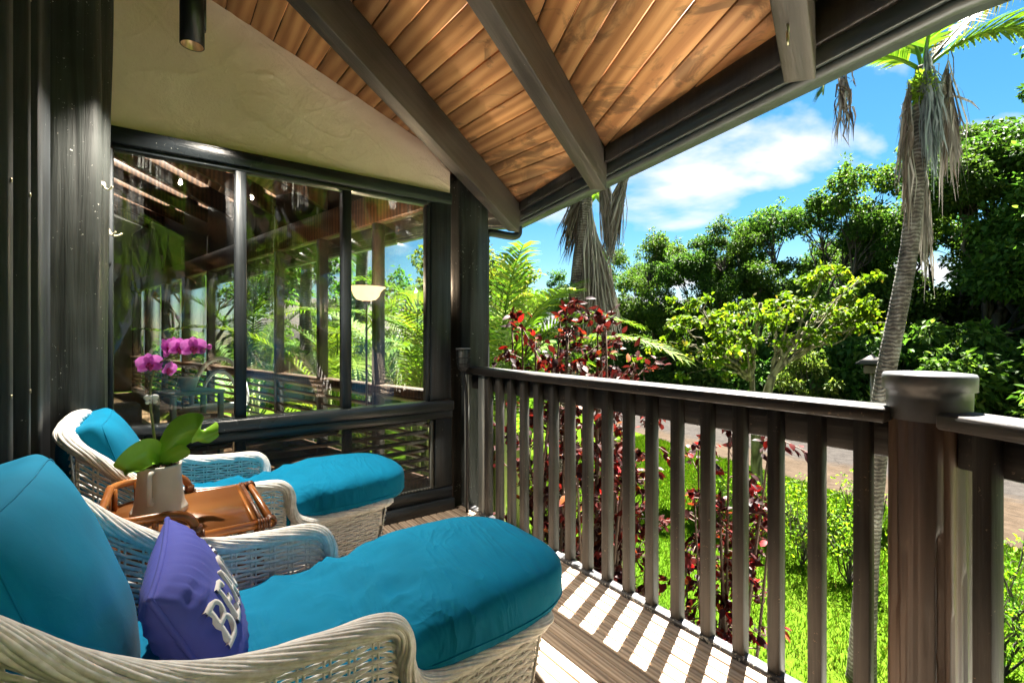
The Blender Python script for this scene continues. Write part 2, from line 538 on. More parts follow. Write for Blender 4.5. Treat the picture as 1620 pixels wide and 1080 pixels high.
def m_grass_ground():
    t = NT('lawn_turf')
    co = t.coord('Object', rand=False)
    a = t.noise(co, 0.35, 5); b = t.noise(co, 9.0, 5, 0.7); c = t.noise(co, 60.0, 3)
    v = t.math('ADD', t.math('MULTIPLY', a, 0.45), t.math('ADD', t.math('MULTIPLY', b, 0.3), t.math('MULTIPLY', c, 0.25)))
    col = t.ramp(v, [(0.38, (0.024, 0.056, 0.004)), (0.5, (0.042, 0.084, 0.005)), (0.62, (0.066, 0.100, 0.010))])
    return t.base(col, 0.95, t.bump(c, 0.6, 0.03), Specular_IOR_Level=0.0)
M['turf'] = m_grass_ground()
def m_road():
    t = NT('dusty_asphalt')
    co = t.coord('Object', rand=False)
    a = t.noise(co, 0.6, 6, 0.65, 0.8); c = t.noise(co, 60.0, 3, 0.7); d = t.noise(co, 5.0, 6, 0.7)
    geo = t.n('ShaderNodeNewGeometry'); sx = t.n('ShaderNodeSeparateXYZ'); t.l(geo.outputs['Position'], sx.inputs[0])
    lane = t.math('ADD', t.math('MULTIPLY', t.math('SUBTRACT', sx.outputs[0], 14.9), 0.5), t.math('MULTIPLY', a, 1.4))
    dust = t.ramp(t.math('ADD', t.math('MULTIPLY', d, 0.6), t.math('MULTIPLY', a, 0.4)), [(0.38, (0.028, 0.0195, 0.0125)), (0.62, (0.052, 0.037, 0.025))])
    tar = t.ramp(d, [(0.35, (0.020, 0.0175, 0.016)), (0.65, (0.036, 0.032, 0.029))])
    col = t.mix(t.ramp(lane, [(0.45, 0.0), (0.85, 1.0)]), dust, tar)
    vo = t.n('ShaderNodeTexVoronoi', feature='DISTANCE_TO_EDGE'); t.l(co, vo.inputs['Vector']); vo.inputs['Scale'].default_value = 0.9
    dn = t.n('ShaderNodeMixRGB'); dn.inputs['Fac'].default_value = 0.12; t.l(co, dn.inputs['Color1']); nn_ = t.n('ShaderNodeTexNoise'); nn_.inputs['Scale'].default_value = 3.0; t.l(co, nn_.inputs['Vector']); t.l(nn_.outputs[1], dn.inputs['Color2']); t.l(dn.outputs[0], vo.inputs['Vector'])
    col = t.mix(t.ramp(vo.outputs[0], [(0.0, 0.75), (0.012, 0.0)]), col, (0.007, 0.006, 0.005))
    col = t.mix(t.ramp(c, [(0.55, 0.0), (0.72, 0.35)]), col, (0.085, 0.075, 0.062))
    return t.base(col, 0.95, t.bump(c, 0.5, 0.01), Specular_IOR_Level=0.05)
M['road'] = m_road()
M['leaf'] = m_leaf('broad_leaf')
M['leaf_bright'] = m_leaf('bright_leaf', trans=0.5, tcol=(1.3, 1.3, 0.4))
M['leaf_red'] = m_leaf('copper_leaf', trans=0.3, tcol=(1.6, 0.7, 0.6), rough=0.5, spec=0.12)
M['frond'] = m_leaf('palm_frond', trans=0.45, rough=0.5, spec=0.2)
M['frond_dead'] = m_leaf('dead_frond', trans=0.12, rough=0.8, tcol=(1, 1, 1), spec=0.1)
M['blade'] = m_leaf('grass_blade', trans=0.35, rough=0.7, tcol=(1.1, 1.2, 0.4), spec=0.0)
M['bark'] = m_wood('grey_bark', (0.045, 0.035, 0.025), (0.12, 0.10, 0.075), (0.24, 0.21, 0.165), axis=2, across=6, along=2.2, rough=0.9, bump=0.9)
M['bark_dark'] = m_wood('dark_bark', (0.02, 0.016, 0.012), (0.055, 0.045, 0.034), (0.1, 0.085, 0.065), axis=2, across=3, along=0.6, rough=0.9, bump=0.9)
M['bark_moss'] = m_wood('mossy_bark', (0.07, 0.06, 0.03), (0.16, 0.14, 0.075), (0.28, 0.25, 0.16), axis=2, across=6, along=2, rough=0.9, bump=0.9)
def m_palmtrunk():
    t = NT('ringed_palm_bark')
    co = t.coord('Object', (1, 1, 1))
    wv = t.n('ShaderNodeTexWave', wave_type='BANDS', bands_direction='Z')
    t.l(co, wv.inputs[0]); wv.inputs['Scale'].default_value = 7.5; wv.inputs['Distortion'].default_value = 6.0
    wv.inputs['Detail'].default_value = 4; wv.inputs['Detail Scale'].default_value = 2.0
    n = t.noise(t.coord('Object', (9, 9, 4)), 1.0, 6, 0.6)
    v = t.math('ADD', t.math('MULTIPLY', wv.outputs[1], 0.18), t.math('MULTIPLY', n, 0.82))
    col = t.ramp(v, [(0.32, (0.018, 0.013, 0.009)), (0.5, (0.075, 0.062, 0.048)), (0.70, (0.20, 0.19, 0.17))])
    return t.base(col, 0.9, t.bump(v, 0.9, 0.03))
M['palm_trunk'] = m_palmtrunk()
# ------------------------------------------------------------------ ground, road
GZ = -2.35
rs = np.random.RandomState(7)
g = MB().add([(-250, -250, GZ), (250, -250, GZ), (250, 250, GZ), (-250, 250, GZ)], np.array([[0, 1, 2, 3]]))
structure(obj('lawn', g, M['turf']))
near = [(9.8, -60), (10.2, -12), (10.9, -1.5), (11.45, 1.53), (12.1, 3.46), (12.6, 5.4), (13.5, 9.3), (15.2, 15), (19, 25), (30, 45), (60, 80)]
far = [(16.6, -60), (17.2, -12), (17.9, -1.5), (18.25, 2.2), (18.5, 3.6), (18.75, 5.5), (19.1, 9.0), (20.2, 14), (24, 22), (34, 41), (63, 75)]
nn = catmull([(x, y, GZ + 0.006) for x, y in near], 6); ff = catmull([(x, y, GZ + 0.006) for x, y in far], 6)
k = len(nn); V = np.concatenate([nn, ff])
structure(obj('road', MB().add(V, np.array([(i, k + i, k + i + 1, i + 1) for i in range(k - 1)])), M['road']))
m_conc = m_plain('kerb_concrete', (0.34, 0.31, 0.27), 0.9, nscale=14, vary=0.25, bump=0.4)
kb = MB()
for a, b in zip(ff[:-1], ff[1:]):
    d = unit(b - a); s = np.cross(d, (0, 0, 1))
    P4 = [a, b, b + s * 0.22, a + s * 0.22]
    kb.add(*hexa([p + np.array([0, 0, -0.05]) for p in P4] + [p + np.array([0, 0, 0.13]) for p in P4]))
structure(obj('kerb', kb, m_conc))
# concrete walk by the house, extended unseen, paled to bounce sunlight on the ceiling
m_pave = m_plain('bounce_concrete_walk', (0.55, 0.52, 0.47), 0.9, nscale=6, vary=0.15, bump=0.3)
structure(box('bounce_pavement', 0.9, 5.02, -9.0, 7.3, GZ - 0.02, GZ + 0.03, m_pave, b=0.01))

# ------------------------------------------------------------------ roof planes: one tilted plane
def zc_(x, y): return 2.8065 - 0.37 * x + 0.05 * y      # underside of the ceiling planks
def zr_(x, y): return 2.5815 - 0.37 * x + 0.05 * y      # underside of the rafters
EA = (2.14, 2.841); EB = (1.704, 0.669)                 # rafter tails on the eave
ed = unit(np.array(EA) - np.array(EB))
eave = [np.array(EA) + ed * 0.22]                       # corner beside the round post
c1 = eave[0]
c0 = np.array(EB) - ed * 0.34
cS = np.array((1.80, -2.3))
eave_pts = [cS + np.array((-0.81, -0.59)) * 2.4, cS, c0, c1, c1 + np.array((-0.81, 0.59)) * 0.42]
eave_pts.append(eave_pts[-1] + np.array((-0.21, 0.978)) * 10.0)
eave_pts = np.array(eave_pts)

# ceiling planks, cut between the rafters
def clip(poly, n, d):
    out = []
    for i in range(len(poly)):
        a, b = poly[i], poly[(i + 1) % len(poly)]
        da, db = a @ n - d, b @ n - d
        if da >= 0: out.append(a)
        if (da >= 0) != (db >= 0): out.append(a + (b - a) * da / (da - db))
    return out
def raf(p, q):
    p = np.array(p); q = np.array(q); d = unit(q - p)
    return p, d
RAF = [((2.14, 2.841), (0.457, 2.056), 0.098), ((1.945, 1.798), (0.908, 1.376), 0.092), ((1.704, 0.669), (1.433, 0.584), 0.09),
       ((1.68, -0.60), (1.0, -0.79), 0.09), ((1.76, -1.9), (1.0, -2.08), 0.09)]
ceiling = structure(link('ceiling', None))
def line_mid(i):
    p, d = raf(RAF[i][0], RAF[i][1]); n = np.array([-d[1], d[0]])
    return p - n * RAF[i][2] * 0.5, d
WALL_Y = 2.885
def bay_planks(polyxy, ang, pitch, ph, parent, mat, name='plank'):
    """strips running at angle ang from -Y, clipped to the bay"""
    d2 = np.array([math.sin(R(ang)), -math.cos(R(ang))]); n2 = np.array([-d2[1], d2[0]])
    vals = [p @ n2 for p in polyxy]
    k0 = math.floor((min(vals) - ph) / pitch); k1 = math.ceil((max(vals) - ph) / pitch)
    for kk in range(k0, k1):
        lo = ph + kk * pitch + 0.0022; hi = ph + (kk + 1) * pitch - 0.0022
        poly = clip(clip(list(polyxy), n2, lo), -n2, -hi)
        if len(poly) < 3: continue
        ar = 0.5 * abs(sum(poly[i][0] * poly[(i + 1) % len(poly)][1] - poly[(i + 1) % len(poly)][0] * poly[i][1] for i in range(len(poly))))
        if ar < 0.002: continue
        # local frame: X across, Y along, Z up
        c = np.mean(poly, axis=0); c3 = np.array([c[0], c[1], zc_(*c)])
        P3 = np.array([(p[0], p[1], zc_(*p)) for p in poly])
        ya = unit(np.array([d2[0], d2[1], -0.37 * d2[0] + 0.05 * d2[1]]))
        up = unit(np.array([0.37, -0.05, 1.0])); xa = np.cross(ya, up)
        B = np.stack([xa, ya, up], 1)
        L = (P3 - c3) @ B
        cen = L.mean(0)
        # chamfered lower edge: inset bottom face
        inner = cen + (L - cen) * np.array([1 - 0.008 / max(0.02, np.ptp(L[:, 0])), 1 - 0.002 / max(0.02, np.ptp(L[:, 1])), 1])
        lift = np.array([0, 0, 0.004])
        top = L + np.array([0, 0, 0.02]); mid = L + lift
        if np.cross(L[1] - L[0], L[2] - L[1])[2] < 0:
            inner, mid, top = inner[::-1], mid[::-1], top[::-1]
        n = len(L)
        V = np.concatenate([inner, mid, top])
        F = [np.array([list(range(n))[::-1]]), np.array([[2 * n + i for i in range(n)]]),
             np.array([(i, (i + 1) % n, n + (i + 1) % n, n + i) for i in range(n)]),
             np.array([(n + i, n + (i + 1) % n, 2 * n + (i + 1) % n, 2 * n + i) for i in range(n)])]
        Mx = Matrix([[*B[0], c3[0]], [*B[1], c3[1]], [*B[2], c3[2]], [0, 0, 0, 1]])
        obj(name, MB().add(V, F), mat, parent, matrix=Mx)
def bay_poly(i, j, extra):
    """between rafter centre lines i and j (None = open), x > -0.29, inside the eave"""
    P = [np.array(p, float) for p in [(-0.29, -3.9), (3.2, -3.9), (3.2, 3.4), (-0.29, 3.4)]]
    if i is not None:
        p, d = line_mid(i); n = np.array([d[1], -d[0]])     # keep the +Y side? decided by sign
        if n[1] > 0: n = -n
        P = clip(P, n, p @ n)                                # below rafter i
    if j is not None:
        p, d = line_mid(j); n = np.array([d[1], -d[0]])
        if n[1] < 0: n = -n
        P = clip(P, n, p @ n)                                # above rafter j
    ne = np.array([-ed[1], ed[0]])                           # inwards from the eave
    ds = unit(c0 - cS); ns = np.array([-ds[1], ds[0]])
    P = clip(P, ne, np.array(EA) @ ne - 0.0) if i is None or i < 2 else clip(P, ns, c0 @ ns)
    for n, dd in extra:
        P = clip(P, np.array(n, float), dd)
    return P
bay_planks(bay_poly(None, 0, [((0, -1), -(WALL_Y + 0.004))]), 0, 0.113, 0.03, ceiling, M['cedar'])
bay_planks(bay_poly(0, 1, []), 0, 0.107, 0.044, ceiling, M['cedar'])
bay_planks(bay_poly(1, 2, []), -22, 0.110, 0.02, ceiling, M['cedar'])
bay_planks(bay_poly(2, 3, []), 0, 0.110, 0.01, ceiling, M['cedar'])
bay_planks(bay_poly(3, 4, []), 0, 0.110, 0.05, ceiling, M['cedar'])
bay_planks(bay_poly(4, None, []), 0, 0.110, 0.05, ceiling, M['cedar'])
# roof deck above the planks (one slab following the eave, over porch and sunroom)
outl = list(eave_pts) + [np.array((-5.0, 13.2)), np.array((-5.0, -4.4)), np.array((-0.3, -4.4))]
bot = [(p[0], p[1], zc_(*p) + 0.024) for p in outl]; top = [(p[0], p[1], zc_(*p) + 0.09) for p in outl]
m_shingle = m_plain('roof_shingle', (0.08, 0.06, 0.05), 0.9, nscale=12, vary=0.5, bump=0.6)
structure(obj('roof', MB().add(*prism(None, bot[::-1], top[::-1])), m_shingle))

# rafters
RL = ['brown rafter bolted beside the round corner post, nearest the stucco', 'brown middle rafter above the chaise, its tail over the railing',
      'rafter with a metal eye hook screwed into its underside', 'rafter overhead behind the camera, beyond the eye hook rafter', 'last rafter behind the camera']
for i, (p, q, w) in enumerate(RAF):
    p0, d = raf(p, q); n = np.array([d[1], -d[0]])
    if n[1] < 0: n = -n
    a = p0 - d * 0.0; b = p0 + d * ((p0[0] + 0.285) / -d[0])
    a2 = a + n * w; b2 = b + n * w
    top = lambda s: (s[0], s[1], zc_(*s) - 0.002)
    bt = lambda s: (s[0], s[1], zr_(*s))
    out = -d * 0.02
    c3 = np.array([a[0], a[1], zr_(*a)])
    P8 = np.array([bt(a), bt(b), bt(b2), bt(a2), top(a + out), top(b), top(b2), top(a2 + out)])
    xa = unit(np.array([d[0], d[1], -0.37 * d[0] + 0.05 * d[1]])); ya = unit(np.cross((0, 0, 1), xa)); za = np.cross(xa, ya)
    B = np.stack([xa, ya, za], 1)
    Mx = Matrix([[*B[0], c3[0]], [*B[1], c3[1]], [*B[2], c3[2]], [0, 0, 0, 1]])
    o = obj('rafter', MB().add(*hexa((P8 - c3) @ B)), M['rafter'], matrix=Mx)
    bv = o.modifiers.new('edge', 'BEVEL'); bv.width = 0.004; bv.segments = 2
    tag(o, RL[i], 'rafter', 'porch rafters')

# fascia and gutter swept along the eave
def sweep(poly2, prof, zf):
    """profile points (offset outwards, height above zf) along a plan polyline; mitred"""
    P = np.array(poly2); n = len(P); rings = []
    for i in range(n):
        d1 = unit(P[i] - P[i - 1]) if i > 0 else unit(P[1] - P[0])
        d2 = unit(P[i + 1] - P[i]) if i < n - 1 else d1
        n1 = np.array([d1[1], -d1[0]]); n2 = np.array([d2[1], -d2[0]])
        m = unit(n1 + n2); m = m / max(0.3, m @ n1)
        rings.append([(P[i][0] + m[0] * o, P[i][1] + m[1] * o, zf(P[i]) + h) for o, h in prof])
    k = len(prof); V = np.array(rings).reshape(-1, 3)
    F = [np.array([(i * k + j, i * k + (j + 1) % k, (i + 1) * k + (j + 1) % k, (i + 1) * k + j) for i in range(n - 1) for j in range(k)]),
         np.array([list(range(k))]), np.array([[(n - 1) * k + j for j in range(k)][::-1]])]
    return V, F
ez = lambda p: 2.0
gut = thing('gutter', 'dark grey rain gutter and fascia along the eave', 'gutter')
obj('fascia_board', MB().add(*sweep(eave_pts, [(-0.002, 0.10), (-0.002, 0.30), (0.026, 0.30), (0.026, 0.10)], ez)), M['brown'], gut)
obj('gutter_back', MB().add(*sweep(eave_pts, [(0.03, 0.046), (0.03, 0.19), (0.052, 0.19), (0.052, 0.046)], ez)), M['gutter'], gut)
obj('gutter_channel', MB().add(*sweep(eave_pts, [(0.053, 0.040), (0.053, 0.052), (0.136, 0.052), (0.136, 0.15), (0.15, 0.15), (0.15, 0.032), (0.07, 0.026)], ez)), M['gutter'], gut)
# downspout
gx_ = c1[0] + 0.085; gy_ = c1[1] - 0.03
dp = catmull([(gx_, gy_, 2.035), (gx_, gy_, 1.99), (gx_ - 0.012, gy_, 1.962), (gx_ - 0.05, gy_, 1.946), (gx_ - 0.12, gy_, 1.944), (2.02, gy_ - 0.01, 1.944), (1.965, gy_ - 0.015, 1.935), (1.945, gy_ - 0.02, 1.90), (1.942, gy_ - 0.02, 1.5), (1.942, gy_ - 0.02, 0.4), (1.942, gy_ - 0.02, GZ)], 6)
ds = obj('downspout', MB().add(*tube(dp, 0.03, 14)), M['black'], smooth=True)
tag(ds, 'black downspout curving from the gutter down behind the corner post', 'downspout')

# ------------------------------------------------------------------ deck
deck = structure(link('deck', None))
def deck_end(x):
    # railing line bends twice towards the house
    if x > 1.508: return 0.40 - (1.754 - x) / 0.41 * 0.91 if x < 1.70 else 0.36
    return -0.146 - (1.508 - x) / 0.808 * 0.589
xs = -0.27
DX = 0.0535
while xs + DX < 1.665:
    y0 = deck_end(xs + DX / 2) - 0.05
    L = 2.86 - y0
    link('plank', cbox(DX - 0.006, L, 0.025, 0.003, M['deck']), deck, loc=(xs + DX / 2, (2.86 + y0) / 2, -0.0125 + rs.uniform(-0.0006, 0.0006)))
    xs += DX
link('edge_board', cbox(0.052, 2.6, 0.05, 0.006, m_paint('scuffed_black_edge', (0.03, 0.03, 0.032), 0.5, grain_axis=1, wear=1.6, wearcol=(0.3, 0.28, 0.24))), deck, loc=(xs + 0.030, 1.6, -0.014))
# joists and rim below
sub = MB()
for y in np.arange(-0.9, 2.9, 0.5): sub.add(*boxV((0.7, y, -0.13), (1.9, 0.05, 0.2)))
sub.add(*boxV((1.64, 1.6, -0.15), (0.05, 2.6, 0.22)))
obj('joist_frame', sub, M['brown'], deck)
# pier posts below the deck edge
for (x, y) in ((1.5, 2.6), (1.5, 0.6)):
    pass
# understorey wall below the deck, seen between the balusters from above
structure(box('wall_under_deck', 0.6, 0.75, -1.5, 2.9, GZ, -0.25, M['brown']))

# ------------------------------------------------------------------ round posts
def hewn_post(name, x, y, r, z0, z1, mat, label, seed, facets=18, amp=0.02, notch=None):
    o = thing(name, label, 'post', (x, y, z0))
    h = z1 - z0; rows = 90 if not notch else 160; NS_ = 48 if not notch else 96; V = []
    for i in range(rows + 1):
        z = h * i / rows
        for j in range(NS_):
            a = 2 * math.pi * j / NS_
            n = mnoise.noise(Vector((math.cos(a) * 2.2 + seed, math.sin(a) * 2.2, z * 0.5))) * amp
            n += mnoise.noise(Vector((math.cos(a) * 7 + seed, math.sin(a) * 7, z * 1.3))) * amp * 0.35
            fl = round(a / (2 * math.pi / facets)) * 2 * math.pi / facets
            n += -abs(math.sin((a - fl))) * 0.015
            ck = mnoise.noise(Vector((math.cos(a) * 9 + seed * 3, math.sin(a) * 9, z * 0.25)))
            if ck > 0.42: n -= 0.006
            if notch:
                a0, hw, n0, n1, dep = notch
                da = abs((a - a0 + math.pi) % (2 * math.pi) - math.pi)
                if da < hw and n0 < z + z0 < n1:
                    n -= dep * (1 + 0.5 * mnoise.noise(Vector((a * 9, z * 30, 2.0))))
            rr = r + n
            V.append((rr * math.cos(a), rr * math.sin(a), z))
    V = np.array(V)
    F = [np.array([(i * NS_ + j, i * NS_ + (j + 1) % NS_, (i + 1) * NS_ + (j + 1) % NS_, (i + 1) * NS_ + j) for i in range(rows) for j in range(NS_)]),
         np.array([[rows * NS_ + j for j in range(NS_)]])]
    obj('shaft', MB().add(V, F), mat, o, smooth=True)
    return o
hewn_post('round_post', 1.765, 2.955, 0.142, GZ, zc_(1.765, 2.955) - 0.01, M['post'], 'dark round hewn corner post between window and railing', 1.0)
lp = hewn_post('round_post', -0.345, 2.735, 0.15, -0.1, 2.97, M['post'], 'dark hewn post with two hooks left of the window', 5.0, facets=10)
def cap_post(x, y, label, seed, notch=None):
    o = hewn_post('railing_post', x, y, 0.088, GZ, 1.03, M['oldpost'], label, seed, facets=9, amp=0.016, notch=notch)
    prof = [(0.0925, 3.27), (0.095, 3.33), (0.095, 3.352), (0.1035, 3.353), (0.1045, 3.392), (0.101, 3.399), (0.08, 3.401), (0.0, 3.4015)]
    obj('cap', MB().add(*lathe(prof, 48, cap_bottom=False, cap_top=False)), m_plain('post_cap_paint', (0.075, 0.077, 0.08), 0.45, nscale=9, vary=0.6, bump=0.4), o, smooth=True)
    return o
cp = cap_post(1.754, 0.40, 'worn brown railing post with a round grey cap, beside the camera', 2.0, (R(-152) + 2 * math.pi, R(4.5), -0.3, 0.62, 0.016))
cap_post(1.508, -0.146, 'round capped railing post beyond the worn brown one', 8.0)

# ------------------------------------------------------------------ railings
def railing(label, p0, p1, ys, end_boards=False):
    """p0 -> p1 in plan along the baluster line; local +X outwards"""
    p0 = np.array(p0); p1 = np.array(p1); L = np.linalg.norm(p1 - p0); d = (p1 - p0) / L
    ang = math.atan2(d[1], d[0]) + math.pi / 2            # local -Y runs along d
    o = thing('railing', label, 'railing', (p0[0], p0[1], 0), ang, 'deck railing sections')
    def bx(name, x0, x1, s0, s1, z0, z1, mat, b=0.004):
        return link(name, cbox(x1 - x0, s1 - s0, z1 - z0, b, mat), o, loc=((x0 + x1) / 2, -(s0 + s1) / 2, (z0 + z1) / 2))
    bx('cap_rail', -0.050, 0.082, 0, L, 0.908, 0.95, M['rail_h'], 0.006)
    bx('skirt_board', 0.026, 0.056, 0, L, 0.80, 0.905, M['rail_h'])
    for s in ys:
        bx('baluster', -0.018, 0.0235, s - 0.0205, s + 0.0205, -0.20, 0.906, M['rail'], 0.0014)
    return o
yb = [2.568, 2.443, 2.317, 2.192, 2.064, 1.932, 1.803, 1.676, 1.547, 1.419, 1.293, 1.166, 1.031, 0.902, 0.777, 0.650, 0.524]
r1 = railing('straight railing from the round corner post to the worn capped post', (1.692, 2.83), (1.692, 0.47), [2.83 - (y + 0.012) for y in yb])
box('end_board', -0.02, 0.024, -0.225, -0.155, -0.2, 0.906, M['weather'], r1)
box('end_strip', -0.035, -0.01, -0.03, 0.0, -0.02, 0.90, M['weather'], r1)
d2 = np.array([-0.41, -0.91]); d2 /= np.linalg.norm(d2)
p2 = np.array([1.70, 0.36]) + d2 * 0.02
railing('short railing section beyond the worn capped post', p2, p2 + d2 * 0.56, [0.085, 0.21, 0.335, 0.46])
d3 = np.array([-0.808, -0.589])
p3 = np.array([1.43, -0.20])
railing('railing section behind the camera that closes the deck', p3, p3 + d3 * 2.05, list(np.arange(0.1, 2.0, 0.127)))

# ------------------------------------------------------------------ window wall
WY = 2.87
win = thing('picture_window', 'three pane dark framed picture window under the tan stucco', 'window', (0, WY, 0))
def wb(name, x0, x1, z0, z1, d0, d1, mat=None, parent=win, b=0.004):
    return box(name, x0, x1, d0, d1, z0, z1, mat or M['paint'], parent, b)
# frame: (depth negative = towards the porch)
wb('frame_head', -0.262, 1.57, 2.045, 2.122, -0.03, 0.06, M['paint_h'])
wb('frame_bead', -0.19, 1.392, 2.022, 2.0435, -0.012, 0.05, M['paint_h'], b=0.002)
wb('jamb', -0.262, -0.215, 0.13, 2.0425, -0.03, 0.06)
wb('jamb', -0.213, -0.192, 0.732, 2.02, -0.016, 0.05, b=0.002)
wb('jamb', 1.418, 1.566, 0.735, 2.0425, -0.022, 0.06)
wb('jamb', 1.394, 1.416, 0.732, 2.02, -0.010, 0.05, b=0.002)
wb('mullion', 0.298, 0.350, 0.732, 2.02, -0.02, 0.05)
wb('mullion', 0.848, 0.899, 0.732, 2.02, -0.02, 0.05)
wb('sill', -0.213, 1.575, 0.665, 0.730, -0.055, 0.06, M['paint_h'], b=0.008)
wb('apron_rail', -0.213, 1.575, 0.612, 0.662, -0.028, 0.06, M['paint_h'])
for a, b in ((-0.19, 0.296), (0.352, 0.846), (0.901, 1.392)):
    wb('pane', a, b, 0.732, 2.02, 0.018, 0.024, M['glass'], b=0.0005)
# lower louvred panel behind insect screen
low = thing('louvre_panel', 'dark screened louvre panel below the picture window', 'louvre', (0, WY, 0))
lb = lambda *a, **k: wb(*a, parent=low, **k)
lb('bottom_plate', -0.26, 1.58, 0.0, 0.075, -0.05, 0.07, M['paint_h'])
lb('bottom_plate', -0.26, 1.575, 0.078, 0.15, -0.028, 0.06, M['paint_h'])
lb('stile', 1.45, 1.575, 0.153, 0.610, -0.02, 0.06)
lb('stile', 1.42, 1.436, 0.165, 0.598, -0.016, 0.02, M['weather'], b=0.002)
lb('stile', 0.86, 0.91, 0.153, 0.610, 0.004, 0.05)
lb('stile', 0.30, 0.35, 0.153, 0.610, 0.004, 0.05)
lb('screen_rail', -0.21, 1.448, 0.153, 0.166, -0.012, 0.02, M['weather'], b=0.002)
lb('screen', -0.21, 1.42, 0.167, 0.609, -0.002, 0.0, M['screen'], b=0.0002)
for a, b in ((-0.2, 0.30), (0.35, 0.86), (0.91, 1.445)):
    for z in np.arange(0.20, 0.60, 0.062):
        o = link('slat', cbox(b - a - 0.006, 0.075, 0.010, 0.002, M['brown']), low, loc=((a + b) / 2, 0.11, z), rot=(R(-28), 0, 0))
# stucco gable above the window
nx, nz = 220, 110; V = []
x0, x1 = -0.27, 1.575
for i in range(nx + 1):
    x = x0 + (x1 - x0) * i / nx
    zt = zc_(x, WALL_Y) - 0.001
    if x > 1.25: zt -= 0.085 * max(0.0, (x - 1.25) / 0.325) ** 2.0
    zt += 0.006 * mnoise.noise(Vector((x * 9, 0, 3)))
    for j in range(nz + 1):
        z = 2.1225 + (zt - 2.1225) * j / nz
        d = 0.006 * mnoise.fractal(Vector((x * 3.0, z * 3.4, 1.0)), 1.0, 2.0, 4)
        rdg = mnoise.noise(Vector((x * 2.2 + 3, z * 4.5 + x * 1.5, 7)))
        d += 0.003 * max(0.0, 1 - abs(rdg) * 26)
        rdg = mnoise.noise(Vector((x * 4.6 - z * 2, z * 3.1, 17)))
        d += 0.0025 * max(0.0, 1 - abs(rdg) * 22)
        V.append((x, WALL_Y - 0.004 - d, z))
V = np.array(V); w = nz + 1
F = np.array([(i * w + j, (i + 1) * w + j, (i + 1) * w + j + 1, i * w + j + 1) for i in range(nx) for j in range(nz)])
structure(obj('wall_stucco', MB().add(V, F), M['stucco'], smooth=True))
structure(box('wall_stucco_back', -0.30, 1.575, WALL_Y + 0.03, WALL_Y + 0.12, 2.123, 2.30, M['stucco']))
gb = MB()
P4 = [(-0.30, 2.30), (1.575, 2.30), (1.575, zc_(1.575, 2.96)), (-0.30, zc_(-0.3, 2.96))]
gb.add(*hexa([(x, WALL_Y + 0.035, z) for x, z in P4] + [(x, WALL_Y + 0.115, z) for x, z in P4]))
structure(obj('wall_gable_core', gb, M['brown']))

# ------------------------------------------------------------------ left house wall with sliding door tracks
XW = -0.31
structure(box('wall_house', XW - 0.20, XW - 0.06, -4.2, 2.58, -0.1, 2.95, M['paint'], b=0.01))
door = thing('sliding_door', 'dark sliding door frame beside the chaise backs, left edge', 'door', (XW, 0, 0))
def jb(name, y0, y1, d0, d1, mat=None, z0=0.0, z1=2.93):
    return box(name, d0, d1, y0, y1, z0, z1, mat or M['paint'], door, 0.004)
yy = [(1.20, 1.36, -0.058, -0.015), (1.362, 1.44, -0.058, 0.004), (1.442, 1.475, -0.058, -0.03), (1.477, 1.545, -0.058, -0.012), (1.547, 1.56, -0.058, 0.0),
      (1.562, 1.70, -0.058, -0.045), (1.702, 1.76, -0.058, -0.006), (1.762, 1.86, -0.058, -0.024), (1.862, 1.90, -0.058, 0.004), (1.902, 2.10, -0.058, -0.03), (2.102, 2.17, -0.058, -0.012), (2.172, 2.50, -0.058, -0.04)]
for a in yy: jb('frame_board', *a)
jb('frame_board', -3.2, 1.198, -0.058, -0.03)
for (y, z) in [(1.41, 1.75), (1.41, 1.28), (1.41, 0.86), (1.73, 2.1), (1.73, 1.55), (1.73, 1.0), (1.88, 2.1), (1.88, 1.55), (1.88, 1.0), (1.52, 0.95)]:
    s = obj('screw', MB().add(*lathe([(0.006, 0), (0.006, 0.002), (0.0, 0.003)], 10, cap_top=False)), M['steel'], door, smooth=True)
    s.rotation_euler = (0, R(90), 0); s.location = (0.0 if y != 1.52 else -0.010, y, z)
    if y == 1.41: s.location.x = 0.005
    if y == 1.73: s.location.x = -0.005
    if y == 1.88: s.location.x = 0.005
# ------------------------------------------------------------------ soft shapes
def soft_box(N, e):
    """unit rounded box (superellipsoid) as merged grid: verts in [-1,1]"""
    lin = np.linspace(-1, 1, N + 1); V = []; F = []; key = {}
    def vid(p):
        k = tuple(np.round(p * 1000).astype(int))
        if k not in key:
            key[k] = len(V); V.append(p)
        return key[k]
    for a in range(3):
        u, w = (a + 1) % 3, (a + 2) % 3
        for s in (-1, 1):
            for i in range(N):
                for j in range(N):
                    q = []
                    for di, dj in ((0, 0), (1, 0), (1, 1), (0, 1)):
                        p = np.zeros(3); p[a] = s; p[u] = lin[i + di]; p[w] = lin[j + dj]
                        q.append(vid(p))
                    F.append(q if s > 0 else q[::-1])
    V = np.array(V); F = np.array(F)
    # denser towards the edges, then rounded
    V = np.sign(V) * np.abs(np.sin(V * math.pi / 2)) ** 0.9
    n = (np.abs(V) ** e).sum(1) ** (1 / e)
    return V / n[:, None], F
SB = {}
def sb(N, e):
    if (N, e) not in SB: SB[(N, e)] = soft_box(N, e)
    v, f = SB[(N, e)]
    return v.copy(), f
def nz3(P, s, seed=0.0, octv=3):
    return np.array([mnoise.fractal(Vector((p[0] * s + seed, p[1] * s, p[2] * s)), 1.0, 2.0, octv) for p in P])

